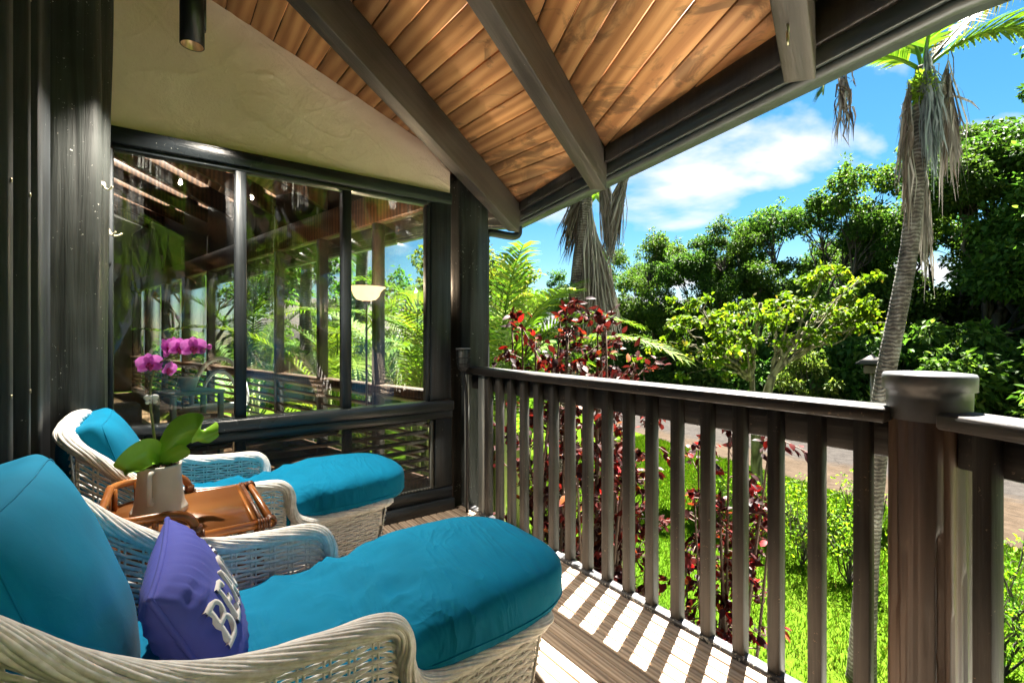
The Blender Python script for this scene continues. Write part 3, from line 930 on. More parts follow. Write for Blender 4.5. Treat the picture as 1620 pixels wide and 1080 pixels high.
# ------------------------------------------------------------------ wicker chaise
half = [(1.13, 0.0, 0.372), (1.13, 0.12, 0.374), (1.122, 0.205, 0.377), (1.085, 0.243, 0.38), (1.0, 0.25, 0.378), (0.86, 0.252, 0.374), (0.76, 0.258, 0.376),
        (0.705, 0.268, 0.40), (0.682, 0.278, 0.45), (0.676, 0.286, 0.505), (0.655, 0.293, 0.545), (0.61, 0.297, 0.562), (0.5, 0.30, 0.566), (0.38, 0.302, 0.575), (0.27, 0.308, 0.607),
        (0.17, 0.318, 0.668), (0.085, 0.325, 0.745), (0.03, 0.315, 0.795), (0.0, 0.27, 0.828), (-0.008, 0.15, 0.842), (-0.01, 0.0, 0.846)]
loop = half + [(x, -y, z) for x, y, z in half[-2:0:-1]]
RIM = catmull(loop, 9, closed=True)
def rim_frame(P):
    n = len(P)
    T = unit(np.roll(P, -1, 0) - np.roll(P, 1, 0))
    sx = np.clip((P[:, 0] - 1.03) / 0.10, 0, 1) - np.clip((0.05 - P[:, 0]) / 0.06, 0, 1)
    sy = np.sign(P[:, 1]) * np.sqrt(np.clip(1 - sx ** 2, 0, 1))
    O = np.stack([sx, sy, np.zeros(n)], 1)
    for it in range(6):
        O = (np.roll(O, 1, 0) + O * 2 + np.roll(O, -1, 0)) / 4
    O = unit(O - T * (O * T).sum(1)[:, None])
    U = np.cross(T, O)
    U *= np.sign(U[:, 2:3] + 1e-6) if False else 1
    return T, O, U
rT, rO, rU = rim_frame(RIM)
slen = np.concatenate([[0], np.cumsum(np.linalg.norm(np.diff(RIM, axis=0), axis=1))])
def zy_at(xq, part):
    """rim height and lateral offset at length x; part 'arm' or 'foot'"""
    H = np.array(half)
    if part == 'arm':
        S = H[(H[:, 0] < 0.68) & (H[:, 1] > 0.26)]
    else:
        S = H[(H[:, 0] > 0.70) & (H[:, 1] > 0.24)]
    S = S[np.argsort(S[:, 0])]
    return np.interp(xq, S[:, 0], S[:, 2]), np.interp(xq, S[:, 0], S[:, 1])
def weave(mb, S, nu_stakes, rows, r=0.0050, amp=0.0042, per=4, rv=0.003):
    """S(u array, v) -> points and normal; weavers over and under paired stakes"""
    nu = nu_stakes * per + 1
    u = np.linspace(0, 1, nu)
    for k in range(rows):
        v = (k + 0.5) / rows
        P, Nn = S(u, v)
        ph = math.cos(math.pi * k)
        off = amp * np.cos(math.pi * u * nu_stakes) * ph
        jit = rs.normal(0, 0.0006, nu)
        mb.add(*tube(P + Nn * off[:, None] + np.array([0, 0, 1.0]) * jit[:, None], r * rs.uniform(0.9, 1.08), 5, ref=(0, 0, 1), cap=False))
    vv = np.linspace(0, 1, 9)
    for k in range(nu_stakes + 1):
        for du in (-0.12, 0.12):
            uu = min(1, max(0, (k + du) / nu_stakes))
            P = np.array([S(np.array([uu]), t)[0][0] for t in vv])
            mb.add(*tube(P, rv, 5, ref=(1, 0.3, 0), cap=False))
def chaise_meshes():
    rim = MB()
    for k in range(17):
        ph0 = 2 * math.pi * k / 17
        phi = ph0 + slen * 5.2 + 0.15 * np.sin(slen * 9 + k)
        a, b = 0.0245 + 0.002 * math.sin(k * 2.1), 0.0165
        # make the number of turns whole so that the closed strand meets itself
        tot = slen[-1] * 5.2; turns = round(tot / (2 * math.pi)) * 2 * math.pi
        phi = ph0 + slen / (slen[-1] + 0.01) * turns * 2 + 0.12 * np.sin(slen / slen[-1] * 2 * math.pi * 5 + k)
        P = RIM + rO * (a * np.cos(phi))[:, None] + rU * (b * np.sin(phi))[:, None]
        rim.add(*tube(P, 0.0052, 6, closed=True))
    # core so that no light leaks through the roll
    rim.add(*tube(RIM, 0.0145, 6, closed=True))
    sides_ = []
    for s in (-1, 1):
        side = MB(); sides_.append(side)
        def SA(u, v, s=s):
            x = 0.03 + u * (0.662 - 0.03)
            z, y = zy_at(x, 'arm')
            zb = 0.04; zz = zb + (z - 0.012 - zb) * v
            yy_ = (y - 0.008) - 0.03 * (1 - v)
            return np.stack([x, s * yy_, zz * np.ones_like(x)], 1), np.tile([0, s, 0.0], (len(x), 1))
        weave(side, SA, 13, 44)
        def SF(u, v, s=s):
            x = 0.685 + u * (1.085 - 0.685)
            z, y = zy_at(x, 'foot')
            zz = 0.05 + (z - 0.012 - 0.05) * v
            return np.stack([x - 0.05 * (1 - v) * u, s * ((y - 0.006) - 0.025 * (1 - v)), zz * np.ones_like(x)], 1), np.tile([0, s, 0.0], (len(x), 1))
        weave(side, SF, 8, 29)
    end = MB()
    def SE(u, v):
        y = -0.225 + 0.45 * u
        bow = 0.018 * (1 - (y / 0.225) ** 4)
        return np.stack([1.108 + bow - 0.05 * (1 - v) + 0 * y, y * (1 - 0.08 * (1 - v)), (0.05 + 0.31 * v) * np.ones_like(y)], 1), np.tile([1.0, 0, 0], (len(y), 1))
    weave(end, SE, 9, 29)
    back = MB()
    def SK(u, v):
        y = -0.28 + 0.56 * u
        top = 0.822 - 0.03 * (y / 0.28) ** 4
        return np.stack([0.012 + 0.06 * (1 - v) + 0 * y, y, 0.04 + (top - 0.04) * v], 1), np.tile([-1.0, 0, 0], (len(y), 1))
    weave(back, SK, 10, 66)
    # base band near the floor and the four short legs
    bandp = np.array([(0.08, -0.27, 0.045), (0.08, 0.27, 0.045), (0.66, 0.262, 0.045), (0.69, 0.228, 0.045), (1.02, 0.218, 0.045), (1.05, 0.19, 0.045), (1.05, -0.19, 0.045), (1.02, -0.218, 0.045), (0.69, -0.228, 0.045), (0.66, -0.262, 0.045)])
    band = MB()
    for dz in (-0.012, 0.0, 0.012, 0.024):
        band.add(*tube(bandp + np.array([0, 0, dz]), 0.0085, 6, closed=True, ref=(0, 0, 1)))
    seat = MB().add(*boxV((0.36, 0, 0.30), (0.62, 0.54, 0.06))).add(*boxV((0.88, 0, 0.30), (0.42, 0.44, 0.06)))
    legs = []
    wsides = [q_.mesh('woven_side', M['wicker'], True) for q_ in sides_]
    for (x, y) in ((0.12, 0.24), (0.12, -0.24), (0.62, 0.235), (0.62, -0.235), (1.0, 0.19), (1.0, -0.19)):
        legs.append(MB().add(*tube([(x, y, 0.0), (x, y, 0.3)], 0.017, 8)).mesh('leg', M['wicker'], True))
    return dict(rolled_rim=rim.mesh('rolled_rim', M['wicker'], True), woven_end=end.mesh('woven_end', M['wicker'], True),
                woven_back=back.mesh('woven_back', M['wicker'], True), base_band=band.mesh('base_band', M['wicker'], True), seat_deck=seat.mesh('seat_deck', M['wicker'])), legs, wsides
cm, clegs, csides = chaise_meshes()
def chaise(label, loc, rz):
    o = thing('wicker_chaise', label, 'chaise', loc, rz, 'whitewashed wicker chaises on the deck')
    for n, me in cm.items(): link(n, me, o)
    for me in clegs: link('leg', me, o)
    for me in csides: link('woven_side', me, o)
    return o
chaise('white wicker chaise nearest the camera, a violet pillow on it', (-0.262, 1.245, 0.0), 0.0)
chaise('white wicker chaise beside the window, behind the rattan table', (-0.262, 2.395, 0.0), 0.0)

# ------------------------------------------------------------------ teal cushions
def seat_shape(V, seed):
    x, y, z = V[:, 0].copy(), V[:, 1].copy(), V[:, 2].copy()
    L = (x + 1) / 2                                        # 0 back .. 1 foot
    X = 0.13 + L * 1.11
    # wide foot end over the rim, narrower between the arms
    wid = 0.262 + 0.018 * np.clip((X - 0.74) / 0.08, 0, 1)
    Y = y * wid
    th = 0.078 + 0.012 * np.clip((X - 0.7) / 0.3, 0, 1)
    zc = 0.415 + 0.030 * np.clip((X - 0.62) / 0.2, 0, 1)
    Z = zc + z * th + 0.012 * (1 - y ** 2) * (z > 0)
    # sagging folds behind the arm fronts
    P = np.stack([X, Y, Z], 1)
    top = np.clip(z * 1.6, 0, 1)
    band = np.exp(-((X - 0.66) / 0.17) ** 2)
    n1 = nz3(np.stack([X * 1.0, Y * 2.2, 0 * X], 1), 3.0, seed)
    fold = (1 - 2 * np.abs(np.sin((X + 0.30 * Y + 0.07 * n1) * 26 + seed)) ** 0.7) * (0.35 + 0.8 * np.abs(n1))
    Z += top * band * 0.026 * fold
    Y += (1 - top) * np.sign(y) * 0.006 * band * fold
    band2 = np.exp(-((X - 0.34) / 0.16) ** 2)
    fold2 = 1 - 2 * np.abs(np.sin((X * 0.9 + 0.25 * Y + 0.07 * n1) * 22 + seed * 2)) ** 0.7
    Z += top * band2 * 0.022 * fold2 * (0.6 + 0.4 * n1)
    big = nz3(P, 4.0, seed + 5)
    Z += 0.006 * big * top
    return np.stack([X, Y, Z], 1)
def seat_cushion(seed):
    V, F = sb(64, 4.2)
    return seat_shape(V, seed), F
def seat_seam(seed, zz=-0.35, e=4.2):
    a = np.linspace(0, 2 * math.pi, 241)[:-1]
    c, s = np.cos(a), np.sin(a); k = ((1 - abs(zz) ** e) / (np.abs(c) ** e + np.abs(s) ** e)) ** (1 / e)
    return seat_shape(np.stack([c * k, s * k, np.full_like(a, zz)], 1) * 1.002, seed)
def back_shape(V, seed, w, h, t):
    x, y, z = V[:, 0], V[:, 1], V[:, 2]
    bul = (1 - y ** 2) * (1 - z ** 2)
    X = x * t * (0.45 + 0.75 * np.sqrt(np.clip(bul, 0, 1)))
    # corners stand out to points
    Y = y * w * (0.97 + 0.13 * np.abs(z) ** 4 * np.abs(y)); Z = z * h * (0.95 + 0.17 * np.abs(y) ** 5 * np.abs(z))
    P = np.stack([X, Y, Z], 1)
    P[:, 0] += 0.010 * nz3(P, 5.0, seed) * np.sqrt(np.clip(bul, 0, 1))
    return P
def back_cushion(seed, w=0.27, h=0.265, t=0.105):
    V, F = sb(34, 7.0)
    return back_shape(V, seed, w, h, t), F
def back_seam(seed, w=0.27, h=0.265, t=0.105, xx=0.86, e=7.0):
    a = np.linspace(0, 2 * math.pi, 201)[:-1]; c, s_ = np.cos(a), np.sin(a)
    k = ((1 - abs(xx) ** e) / (np.abs(c) ** e + np.abs(s_) ** e)) ** (1 / e)
    return back_shape(np.stack([np.full_like(a, xx), c * k, s_ * k], 1) * 1.003, seed, w, h, t)
for lab, oy, sd in (('on the near chaise', 1.245, 0.7), ('on the chaise by the window', 2.395, 4.1)):
    P, F = seat_cushion(sd)
    P = P + np.array([-0.262, 0, 0.0])
    o = obj('seat_cushion', MB().add(P, F), M['teal'], smooth=True, loc=(0, oy, 0))
    obj('seam', MB().add(*tube(seat_seam(sd) + np.array([-0.262, 0, 0]), 0.0022, 5, closed=True, ref=(0, 0, 1))), M['teal'], o, smooth=True)
    tag(o, 'long teal seat cushion ' + lab, 'cushion', 'teal chaise cushions')
    P, F = back_cushion(sd + 2, *((0.285, 0.285) if oy < 2 else ()))
    o = obj('back_cushion', MB().add(P, F), M['teal_smooth'], smooth=True, loc=(-0.162 - (0.03 if oy < 2 else 0), oy, 0.615 if oy < 2 else 0.60), rot=(0, R(-17), 0))
    obj('seam', MB().add(*tube(back_seam(sd + 2, *((0.285, 0.285) if oy < 2 else ())), 0.0022, 5, closed=True, ref=(1, 0, 0))), M['teal_smooth'], o, smooth=True)
    tag(o, 'plump teal back cushion ' + lab, 'cushion', 'teal back cushions')

# ------------------------------------------------------------------ violet pillow with lettering
PW, PH, PT = 0.21, 0.16, 0.07
def pil(u, v, side, plain=False):
    a = np.clip(1 - np.abs(u) ** 2.4, 0, 1); b = np.clip(1 - np.abs(v) ** 2.4, 0, 1)
    t = PT * (a * b) ** 0.42
    ou = u * PW * (1 - 0.07 * (1 - v ** 2)); ov = v * PH * (1 - 0.07 * (1 - u ** 2))
    pk = 0.006 * np.sin(u * 34 + 3 * v) * np.exp(-((np.abs(v) - 0.85) / 0.25) ** 2) + 0.006 * np.sin(v * 26) * np.exp(-((np.abs(u) - 0.85) / 0.25) ** 2)
    wr = 0.002 * np.sin(v * 9 + u * 5 + 1.3) * (a * b)
    if plain: pk = 0.0; wr = 0.0
    return np.stack([side * (t + (pk + wr) * np.sqrt(a * b)), ou, ov], -1)
pillow = thing('beach_pillow', 'violet blue pillow with white BEACH lettering on the near chaise', 'pillow', (0.060, 1.24, 0.556), R(0))
pillow.rotation_euler = (R(1), R(-25), R(-4))
n = 44; lin = np.sin(np.linspace(-1, 1, n + 1) * math.pi / 2)
U_, V_ = np.meshgrid(lin, lin, indexing='ij')
cov = MB()
for s in (-1, 1):
    P = pil(U_, V_, s).reshape(-1, 3)
    F = np.array([(i * (n + 1) + j, (i + 1) * (n + 1) + j, (i + 1) * (n + 1) + j + 1, i * (n + 1) + j + 1) for i in range(n) for j in range(n)])
    cov.add(P, F if s > 0 else F[:, ::-1])
obj('cover', cov, M['violet'], pillow, smooth=True)
edge = [(u, -1) for u in lin] + [(1, v) for v in lin[1:]] + [(u, 1) for u in lin[::-1][1:]] + [(-1, v) for v in lin[::-1][1:-1]]
E_ = np.array([pil(np.array(u), np.array(v), 1.0) for u, v in edge])
obj('piping', MB().add(*tube(E_, 0.0058, 6, closed=True, ref=(1, 0, 0))), M['violet'], pillow, smooth=True)
# letters: strokes in a unit cell (x 0..0.8, y 0..1), with small serifs
def arc(cx, cy, rx, ry, a0, a1, n=14):
    return [(cx + rx * math.cos(R(a0 + (a1 - a0) * i / n)), cy + ry * math.sin(R(a0 + (a1 - a0) * i / n))) for i in range(n + 1)]
GL = {
 'B': [[(0.15, 0), (0.15, 1)], [(0.0, 0), (0.3, 0)], [(0.0, 1), (0.3, 1)], [(0.15, 1), (0.4, 1)] + arc(0.42, 0.76, 0.26, 0.24, 90, -90) + [(0.15, 0.52)], [(0.15, 0.52), (0.4, 0.52)] + arc(0.42, 0.26, 0.3, 0.26, 90, -90) + [(0.15, 0.0)]],
 'E': [[(0.15, 0), (0.15, 1)], [(0.0, 0), (0.65, 0), (0.67, 0.2)], [(0.0, 1), (0.63, 1), (0.65, 0.82)], [(0.15, 0.52), (0.5, 0.52)], [(0.5, 0.42), (0.5, 0.62)]],
 'A': [[(0.08, 0), (0.38, 1), (0.72, 0)], [(0.2, 0.36), (0.6, 0.36)], [(-0.05, 0), (0.2, 0)], [(0.58, 0), (0.86, 0)]],
 'C': [arc(0.42, 0.5, 0.38, 0.5, 45, 318, 26), [(0.69, 0.72), (0.7, 0.95)], [(0.68, 0.06), (0.7, 0.24)]],
 'H': [[(0.13, 0), (0.13, 1)], [(0.68, 0), (0.68, 1)], [(0.13, 0.52), (0.68, 0.52)], [(0, 0), (0.27, 0)], [(0, 1), (0.27, 1)], [(0.54, 0), (0.82, 0)], [(0.54, 1), (0.82, 1)]]}
def resample(pl, step=0.06):
    P = np.array(pl, float); d = np.linalg.norm(np.diff(P, axis=0), axis=1); s = np.concatenate([[0], np.cumsum(d)])
    k = max(2, int(s[-1] / step) + 1); q = np.linspace(0, s[-1], k)
    return np.stack([np.interp(q, s, P[:, 0]), np.interp(q, s, P[:, 1])], 1)
cell = 0.070; x_at = -0.175
for ch in 'BEACH':
    lm = MB()
    for st in GL[ch]:
        Q = resample(st); T = unit(np.gradient(Q, axis=0)); S = np.stack([-T[:, 1], T[:, 0]], 1)
        hw = 0.062
        for a, b in ((Q + S * hw, Q - S * hw),):
            def mp(q, lift):
                uu = (x_at + q[:, 0] * cell) / (PW * 0.97); vv = (-0.022 + q[:, 1] * 0.082) / (PH * 0.97)
                p = pil(np.clip(uu, -0.98, 0.98), np.clip(vv, -0.98, 0.98), 1.0, True)
                return p + np.array([lift, 0, 0])
            k = len(Q)
            V = np.concatenate([mp(a, 0.0055), mp(b, 0.0055), mp(a, -0.002), mp(b, -0.002)])
            I = np.arange(k - 1)
            F = np.concatenate([np.stack([I, k + I, k + I + 1, I + 1], 1), np.stack([I, I + 1, 2 * k + I + 1, 2 * k + I], 1), np.stack([k + I, 3 * k + I, 3 * k + I + 1, k + I + 1], 1)])
            lm.add(V, F)
    obj('letter', lm, M['applique'], pillow)
    x_at += cell * 1.0

# ------------------------------------------------------------------ rattan side table
TZ = 0.60
tab = thing('rattan_table', 'honey brown rattan side table with a gallery rail between the chaises', 'table', (0, 0, 0))
tx0, tx1, ty0, ty1 = -0.135, 0.262, 1.600, 2.045
def rrect(x0, x1, y0, y1, rl, z, n=8):
    """rounded on the wall side, square on the other"""
    P = [(x1, y0, z)]
    P += [(x0 + rl - rl * math.sin(R(90 * i / n)), y0 + rl - rl * math.cos(R(90 * i / n)), z) for i in range(n + 1)]
    P += [(x0 + rl - rl * math.cos(R(90 * i / n)), y1 - rl + rl * math.sin(R(90 * i / n)), z) for i in range(n + 1)]
    P += [(x1, y1, z)]
    return np.array(P)
top = rrect(tx0 + 0.012, tx1 - 0.03, ty0 + 0.012, ty1 - 0.012, 0.075, TZ - 0.012)
V, F = prism(None, top[::-1] * 1.0, (top + np.array([0, 0, 0.014]))[::-1])
obj('table_top', MB().add(V, F), M['rattan_top'], tab)
fr = rrect(tx0, tx1, ty0, ty1, 0.085, TZ - 0.008)
obj('top_frame', MB().add(*tube(np.concatenate([fr, fr[:1]]), 0.0125, 10, ref=(0, 0, 1))), M['rattan'], tab, smooth=True)
obj('trim_pole', MB().add(*tube([(tx1 - 0.028, ty0 + 0.012, TZ + 0.004), (tx1 - 0.028, ty1 - 0.012, TZ + 0.002)], 0.0065, 8, ref=(0, 0, 1))), M['binding'], tab, smooth=True)
obj('trim_pole', MB().add(*tube([(tx1 - 0.045, ty0 + 0.012, TZ + 0.003), (tx1 - 0.045, ty1 - 0.012, TZ + 0.001)], 0.0045, 8, ref=(0, 0, 1))), M['rattan'], tab, smooth=True)
gz = TZ + 0.068; rl = 0.075
gp = [(0.072, ty0 - 0.002, TZ + 0.004), (0.066, ty0 - 0.002, TZ + 0.034), (0.045, ty0 - 0.002, TZ + 0.058), (0.012, ty0 - 0.002, gz)]
gp += [(x, y, z) for x, y, z in rrect(tx0 - 0.005, -0.005, ty0 - 0.002, ty1 + 0.002, 0.08, gz)]
gp += [(0.012, ty1 + 0.002, gz), (0.045, ty1 + 0.002, TZ + 0.058), (0.066, ty1 + 0.002, TZ + 0.034), (0.072, ty1 + 0.002, TZ + 0.004)]
gp = np.array(gp)
obj('gallery_rail', MB().add(*tube(catmull(gp, 3), 0.0118, 10)), M['rattan'], tab, smooth=True)
for (x, y) in [(-0.02, ty0), (-0.075, ty0 + 0.012), (-0.128, ty0 + 0.075), (-0.137, ty0 + 0.16), (-0.137, ty0 + 0.28), (-0.128, ty1 - 0.075), (-0.075, ty1 - 0.012), (-0.02, ty1)]:
    obj('spindle', MB().add(*tube([(x, y, TZ - 0.01), (x, y, gz)], 0.0075, 8)), M['rattan'], tab, smooth=True)
for (x, y) in ((0.072, ty0 - 0.002), (0.072, ty1 + 0.002)):
    wr = MB()
    for k in range(6):
        wr.add(*tube([(x - 0.017 * 1 + 0.0068 * k, y + 0.0165 * math.cos(a), TZ - 0.008 + 0.0165 * math.sin(a)) for a in np.linspace(0, 2 * math.pi, 13)[:-1]], 0.0036, 6, closed=True, ref=(1, 0, 0)))
    wr.add(*tube([(x, y, TZ), (x, y, TZ + 0.026)], 0.0155, 10))
    obj('binding', wr, M['binding'], tab, smooth=True)
for (x, y) in ((tx1, ty0), (tx1, ty1)):
    wr = MB()
    for k in range(5):
        wr.add(*tube([(x - 0.034 + 0.007 * k, y + 0.0142 * math.cos(a), TZ - 0.008 + 0.0142 * math.sin(a)) for a in np.linspace(0, 2 * math.pi, 13)[:-1]], 0.0028, 6, closed=True, ref=(1, 0, 0)))
        wr.add(*tube([(x + 0.0142 * math.cos(a), y + (0.006 * k - 0.003) * (1 if y < 1.8 else -1), TZ - 0.008 + 0.0142 * math.sin(a)) for a in np.linspace(0, 2 * math.pi, 13)[:-1]], 0.0028, 6, closed=True, ref=(0, 1, 0)))
    obj('binding', wr, M['binding'], tab, smooth=True)
for (x, y) in ((tx0 + 0.05, ty0 + 0.02), (tx0 + 0.05, ty1 - 0.02), (tx1 - 0.03, ty0 + 0.02), (tx1 - 0.03, ty1 - 0.02)):
    obj('leg', MB().add(*tube([(x, y, 0), (x, y, TZ - 0.02)], 0.0145, 10)), M['rattan'], tab, smooth=True)
for z, dy in ((TZ - 0.055, 0.012),):
    for y in (ty0 + dy, ty1 - dy):
        obj('stretcher', MB().add(*tube([(tx0 + 0.05, y, z), (tx1 - 0.02, y, z)], 0.011, 8, ref=(0, 0, 1))), M['rattan'], tab, smooth=True)
obj('lower_shelf', MB().add(*boxV(((tx0 + tx1) / 2, (ty0 + ty1) / 2, 0.30), (0.34, 0.40, 0.014))), M['rattan_top'], tab)
mag = thing('magazine', 'blue and white magazine on the lower shelf of the table', 'magazine', (0.12, 1.70, 0.308), 0.2)
obj('page_block', MB().add(*boxV((0, 0, 0.008), (0.27, 0.20, 0.016))), M['paper'], mag)
t = NT('sea_print'); n_ = t.noise(t.coord('Object'), 9.0, 5, 0.6, 1.0)
obj('front_sheet', MB().add(*boxV((0, 0, 0.0175), (0.272, 0.202, 0.002))), t.base(t.ramp(n_, [(0.35, (0.02, 0.25, 0.4)), (0.5, (0.25, 0.55, 0.65)), (0.62, (0.8, 0.8, 0.78))]), 0.35), mag)

# ------------------------------------------------------------------ tankard pot and orchid
px, py = -0.012, 1.862
pot = thing('tankard_pot', 'grey stoneware tankard pot with a square handle on the rattan table', 'pot', (px, py, TZ + 0.003))
prof = [(0.0, 0.0), (0.073, 0.0), (0.075, 0.004), (0.073, 0.008), (0.0745, 0.012), (0.072, 0.016), (0.069, 0.023), (0.0655, 0.032), (0.0615, 0.06), (0.058, 0.10), (0.0555, 0.135), (0.057, 0.138), (0.058, 0.142), (0.0585, 0.148), (0.056, 0.151), (0.052, 0.149), (0.051, 0.13), (0.0, 0.13)]
obj('body', MB().add(*lathe(prof, 56, cap_bottom=False, cap_top=False)), M['pot'], pot, smooth=True)
ha = R(-108)
hp = np.array([(0.050, 0, 0.137), (0.072, 0, 0.139), (0.080, 0, 0.134), (0.082, 0, 0.12), (0.083, 0, 0.065), (0.081, 0, 0.052), (0.074, 0, 0.047), (0.064, 0, 0.048), (0.056, 0, 0.060)])
hp = catmull(hp, 4)
hv, hf = tube(hp, 0.0078, 8, ref=(0, 1, 0))
obj('handle', MB().add(hv @ rotz(ha).T, hf), M['pot'], pot, smooth=True)
sv = MB()
obj('potting_bark', MB().add(*lathe([(0.051, 0.139), (0.03, 0.143), (0.0, 0.146)], 20, cap_bottom=False, cap_top=False)), M['bark_mix'], pot)
chips = MB()
for k in range(40):
    a = rs.uniform(0, 6.28); rr = 0.045 * math.sqrt(rs.uniform())
    Mx = np.array(Matrix.Rotation(rs.uniform(0, 6), 3, Vector(rs.normal(size=3)).normalized()))
    chips.add(*boxV((rr * math.cos(a), rr * math.sin(a), 0.147), (0.014, 0.008, 0.005), Mx))
obj('bark_chips', chips, M['bark_mix'], pot)

orch = thing('orchid', 'pink moth orchid arching out of the tankard pot', 'orchid', (px, py, TZ + 0.15))
M['orchid_leaf'] = m_plain('orchid_leaf', (0.26, 0.52, 0.04), 0.3, nscale=14, vary=0.2, bump=0.05)
M['stem'] = m_plain('orchid_stem', (0.16, 0.17, 0.06), 0.5)
def petal_mat():
    t = NT('orchid_petal')
    n_ = t.noise(t.coord('Object'), 60.0, 3)
    col = t.ramp(n_, [(0.3, (0.55, 0.10, 0.52)), (0.7, (0.78, 0.24, 0.72))])
    t.base(col, 0.5)
    tr = t.n('ShaderNodeBsdfTranslucent'); t.l(col, tr.inputs[0])
    ms = t.n('ShaderNodeMixShader'); ms.inputs[0].default_value = 0.4
    t.l(t.b.outputs[0], ms.inputs[1]); t.l(tr.outputs[0], ms.inputs[2]); t.l(ms.outputs[0], t.out.inputs[0])
    return t.m
M['petal'] = petal_mat()
M['lip'] = m_plain('orchid_lip', (0.5, 0.03, 0.22), 0.5)
def strap_leaf(path, width, fold=0.25, n=18, side=(0, 1, 0)):
    P = catmull(path, 6); k = len(P); s = np.linspace(0, 1, k)
    w = width * np.interp(s, [0, 0.12, 0.45, 0.8, 0.95, 1], [0.35, 0.55, 1.0, 0.9, 0.5, 0.05])
    T = unit(np.gradient(P, axis=0)); S = unit(np.cross(T, np.cross(np.array(side, float), T)) if False else np.tile(np.array(side, float), (k, 1)) - T * (T @ np.array(side, float))[:, None])
    Nn = np.cross(S, T); Nn = np.where(Nn[:, 2:3] < 0, -Nn, Nn)
    cols = np.linspace(-1, 1, 7)
    V = np.concatenate([(P + S * (c * w)[:, None] + Nn * (abs(c) * fold * w)[:, None]) for c in cols])
    V2 = V - np.tile(Nn, (7, 1)) * 0.0018
    F = np.array([(a * k + i, (a + 1) * k + i, (a + 1) * k + i + 1, a * k + i + 1) for a in range(6) for i in range(k - 1)])
    return np.concatenate([V, V2]), np.concatenate([F, F[:, ::-1] + 7 * k])
lv = [([(0, 0, 0), (0.02, -0.012, 0.05), (0.052, -0.03, 0.100), (0.092, -0.052, 0.114), (0.118, -0.066, 0.094), (0.128, -0.07, 0.066)], 0.048, (-0.7, 0.25, 0.6)),
      ([(0, 0, 0), (-0.008, -0.01, 0.035), (-0.026, -0.03, 0.052), (-0.055, -0.05, 0.042), (-0.072, -0.062, 0.016), (-0.078, -0.065, -0.006)], 0.042, (0.15, 0.3, 0.9)),
      ([(0, 0, 0), (0.02, -0.02, 0.02), (0.05, -0.045, 0.04), (0.075, -0.065, 0.052)], 0.024, (-0.6, 0.1, 0.75)),
      ([(0, 0, 0), (-0.01, -0.02, 0.01), (-0.035, -0.055, 0.012), (-0.055, -0.08, 0.004)], 0.018, (0.8, -0.6, 0)),
      ([(0, 0, 0), (0.0, 0.02, 0.03), (-0.02, 0.06, 0.05), (-0.03, 0.09, 0.045)], 0.026, (1, 0.2, 0))]
for path, w, sd in lv:
    obj('leaf', MB().add(*strap_leaf(path, w, 0.28, side=sd)), M['orchid_leaf'], orch, smooth=True)
ob = np.array([px, py, TZ + 0.15])
st = np.array([(-0.02, 1.893, 0.75), (-0.026, 1.90, 0.836), (-0.036, 1.907, 0.937), (-0.033, 1.904, 1.017), (-0.013, 1.89, 1.067), (0.02, 1.866, 1.09), (0.049, 1.845, 1.100), (0.094, 1.812, 1.108), (0.114, 1.798, 1.118)]) - ob
obj('stem', MB().add(*tube(catmull(st, 8), np.linspace(0.0042, 0.0022, 8 * 8 + 1), 8)), M['stem'], orch, smooth=True)
def petal_mesh(L, W, cup, name):
    n1, n2 = 8, 6; V = []
    for i in range(n1 + 1):
        s = i / n1; w = W * (math.sin(math.pi * min(1, s * 0.93 + 0.07)) ** 0.55)
        for j in range(n2 + 1):
            c = -1 + 2 * j / n2
            V.append((c * w, L * s, cup * (s ** 2) * L * 0.5 + abs(c) ** 2 * w * 0.18))
    F = np.array([(i * (n2 + 1) + j, i * (n2 + 1) + j + 1, (i + 1) * (n2 + 1) + j + 1, (i + 1) * (n2 + 1) + j) for i in range(n1) for j in range(n2)])
    return MB().add(V, F).mesh(name, M['petal'], True)
pm_big = petal_mesh(0.040, 0.0215, 0.15, 'petal'); pm_sep = petal_mesh(0.036, 0.013, -0.15, 'petal')
lipm = MB()
lipm.add(*tube([(0, 0, 0), (0, -0.003, 0.008), (0, -0.001, 0.014)], [0.006, 0.0055, 0.003], 8))
lipm.add(*tube([(0, -0.004, 0.004), (0, -0.014, 0.012), (0, -0.022, 0.010)], [0.005, 0.0075, 0.002], 8))
for s in (-1, 1): lipm.add(*tube([(0, -0.004, 0.005), (s * 0.007, -0.007, 0.011), (s * 0.009, -0.002, 0.016)], [0.004, 0.005, 0.002], 6))
lip_me = lipm.mesh('flower', M['lip'], True)
cdir = unit(np.array([0.0, 0.0, 1.12]) - np.array([0.03, 1.85, 1.08]))
def flower(p, face, roll, sc):
    f = unit(np.array(face, float)); up = np.array([0, 0, 1.0]); xa = unit(np.cross(up, f)); ya = np.cross(f, xa)
    B = Matrix(((xa[0], ya[0], f[0]), (xa[1], ya[1], f[1]), (xa[2], ya[2], f[2]))) @ Matrix.Rotation(roll, 3, 'Z')
    Mx = Matrix.Translation(Vector(p - ob)) @ B.to_4x4() @ Matrix.Scale(sc, 4)
    fl = link('flower', lip_me, orch, matrix=Mx)
    for me, a in ((pm_sep, 0), (pm_sep, 118), (pm_sep, -118), (pm_big, 66), (pm_big, -66)):
        link('petal', me, fl, matrix=Matrix.Rotation(R(a), 4, 'Z') @ Matrix.Rotation(R(rs.uniform(2, 16)), 4, 'X'))
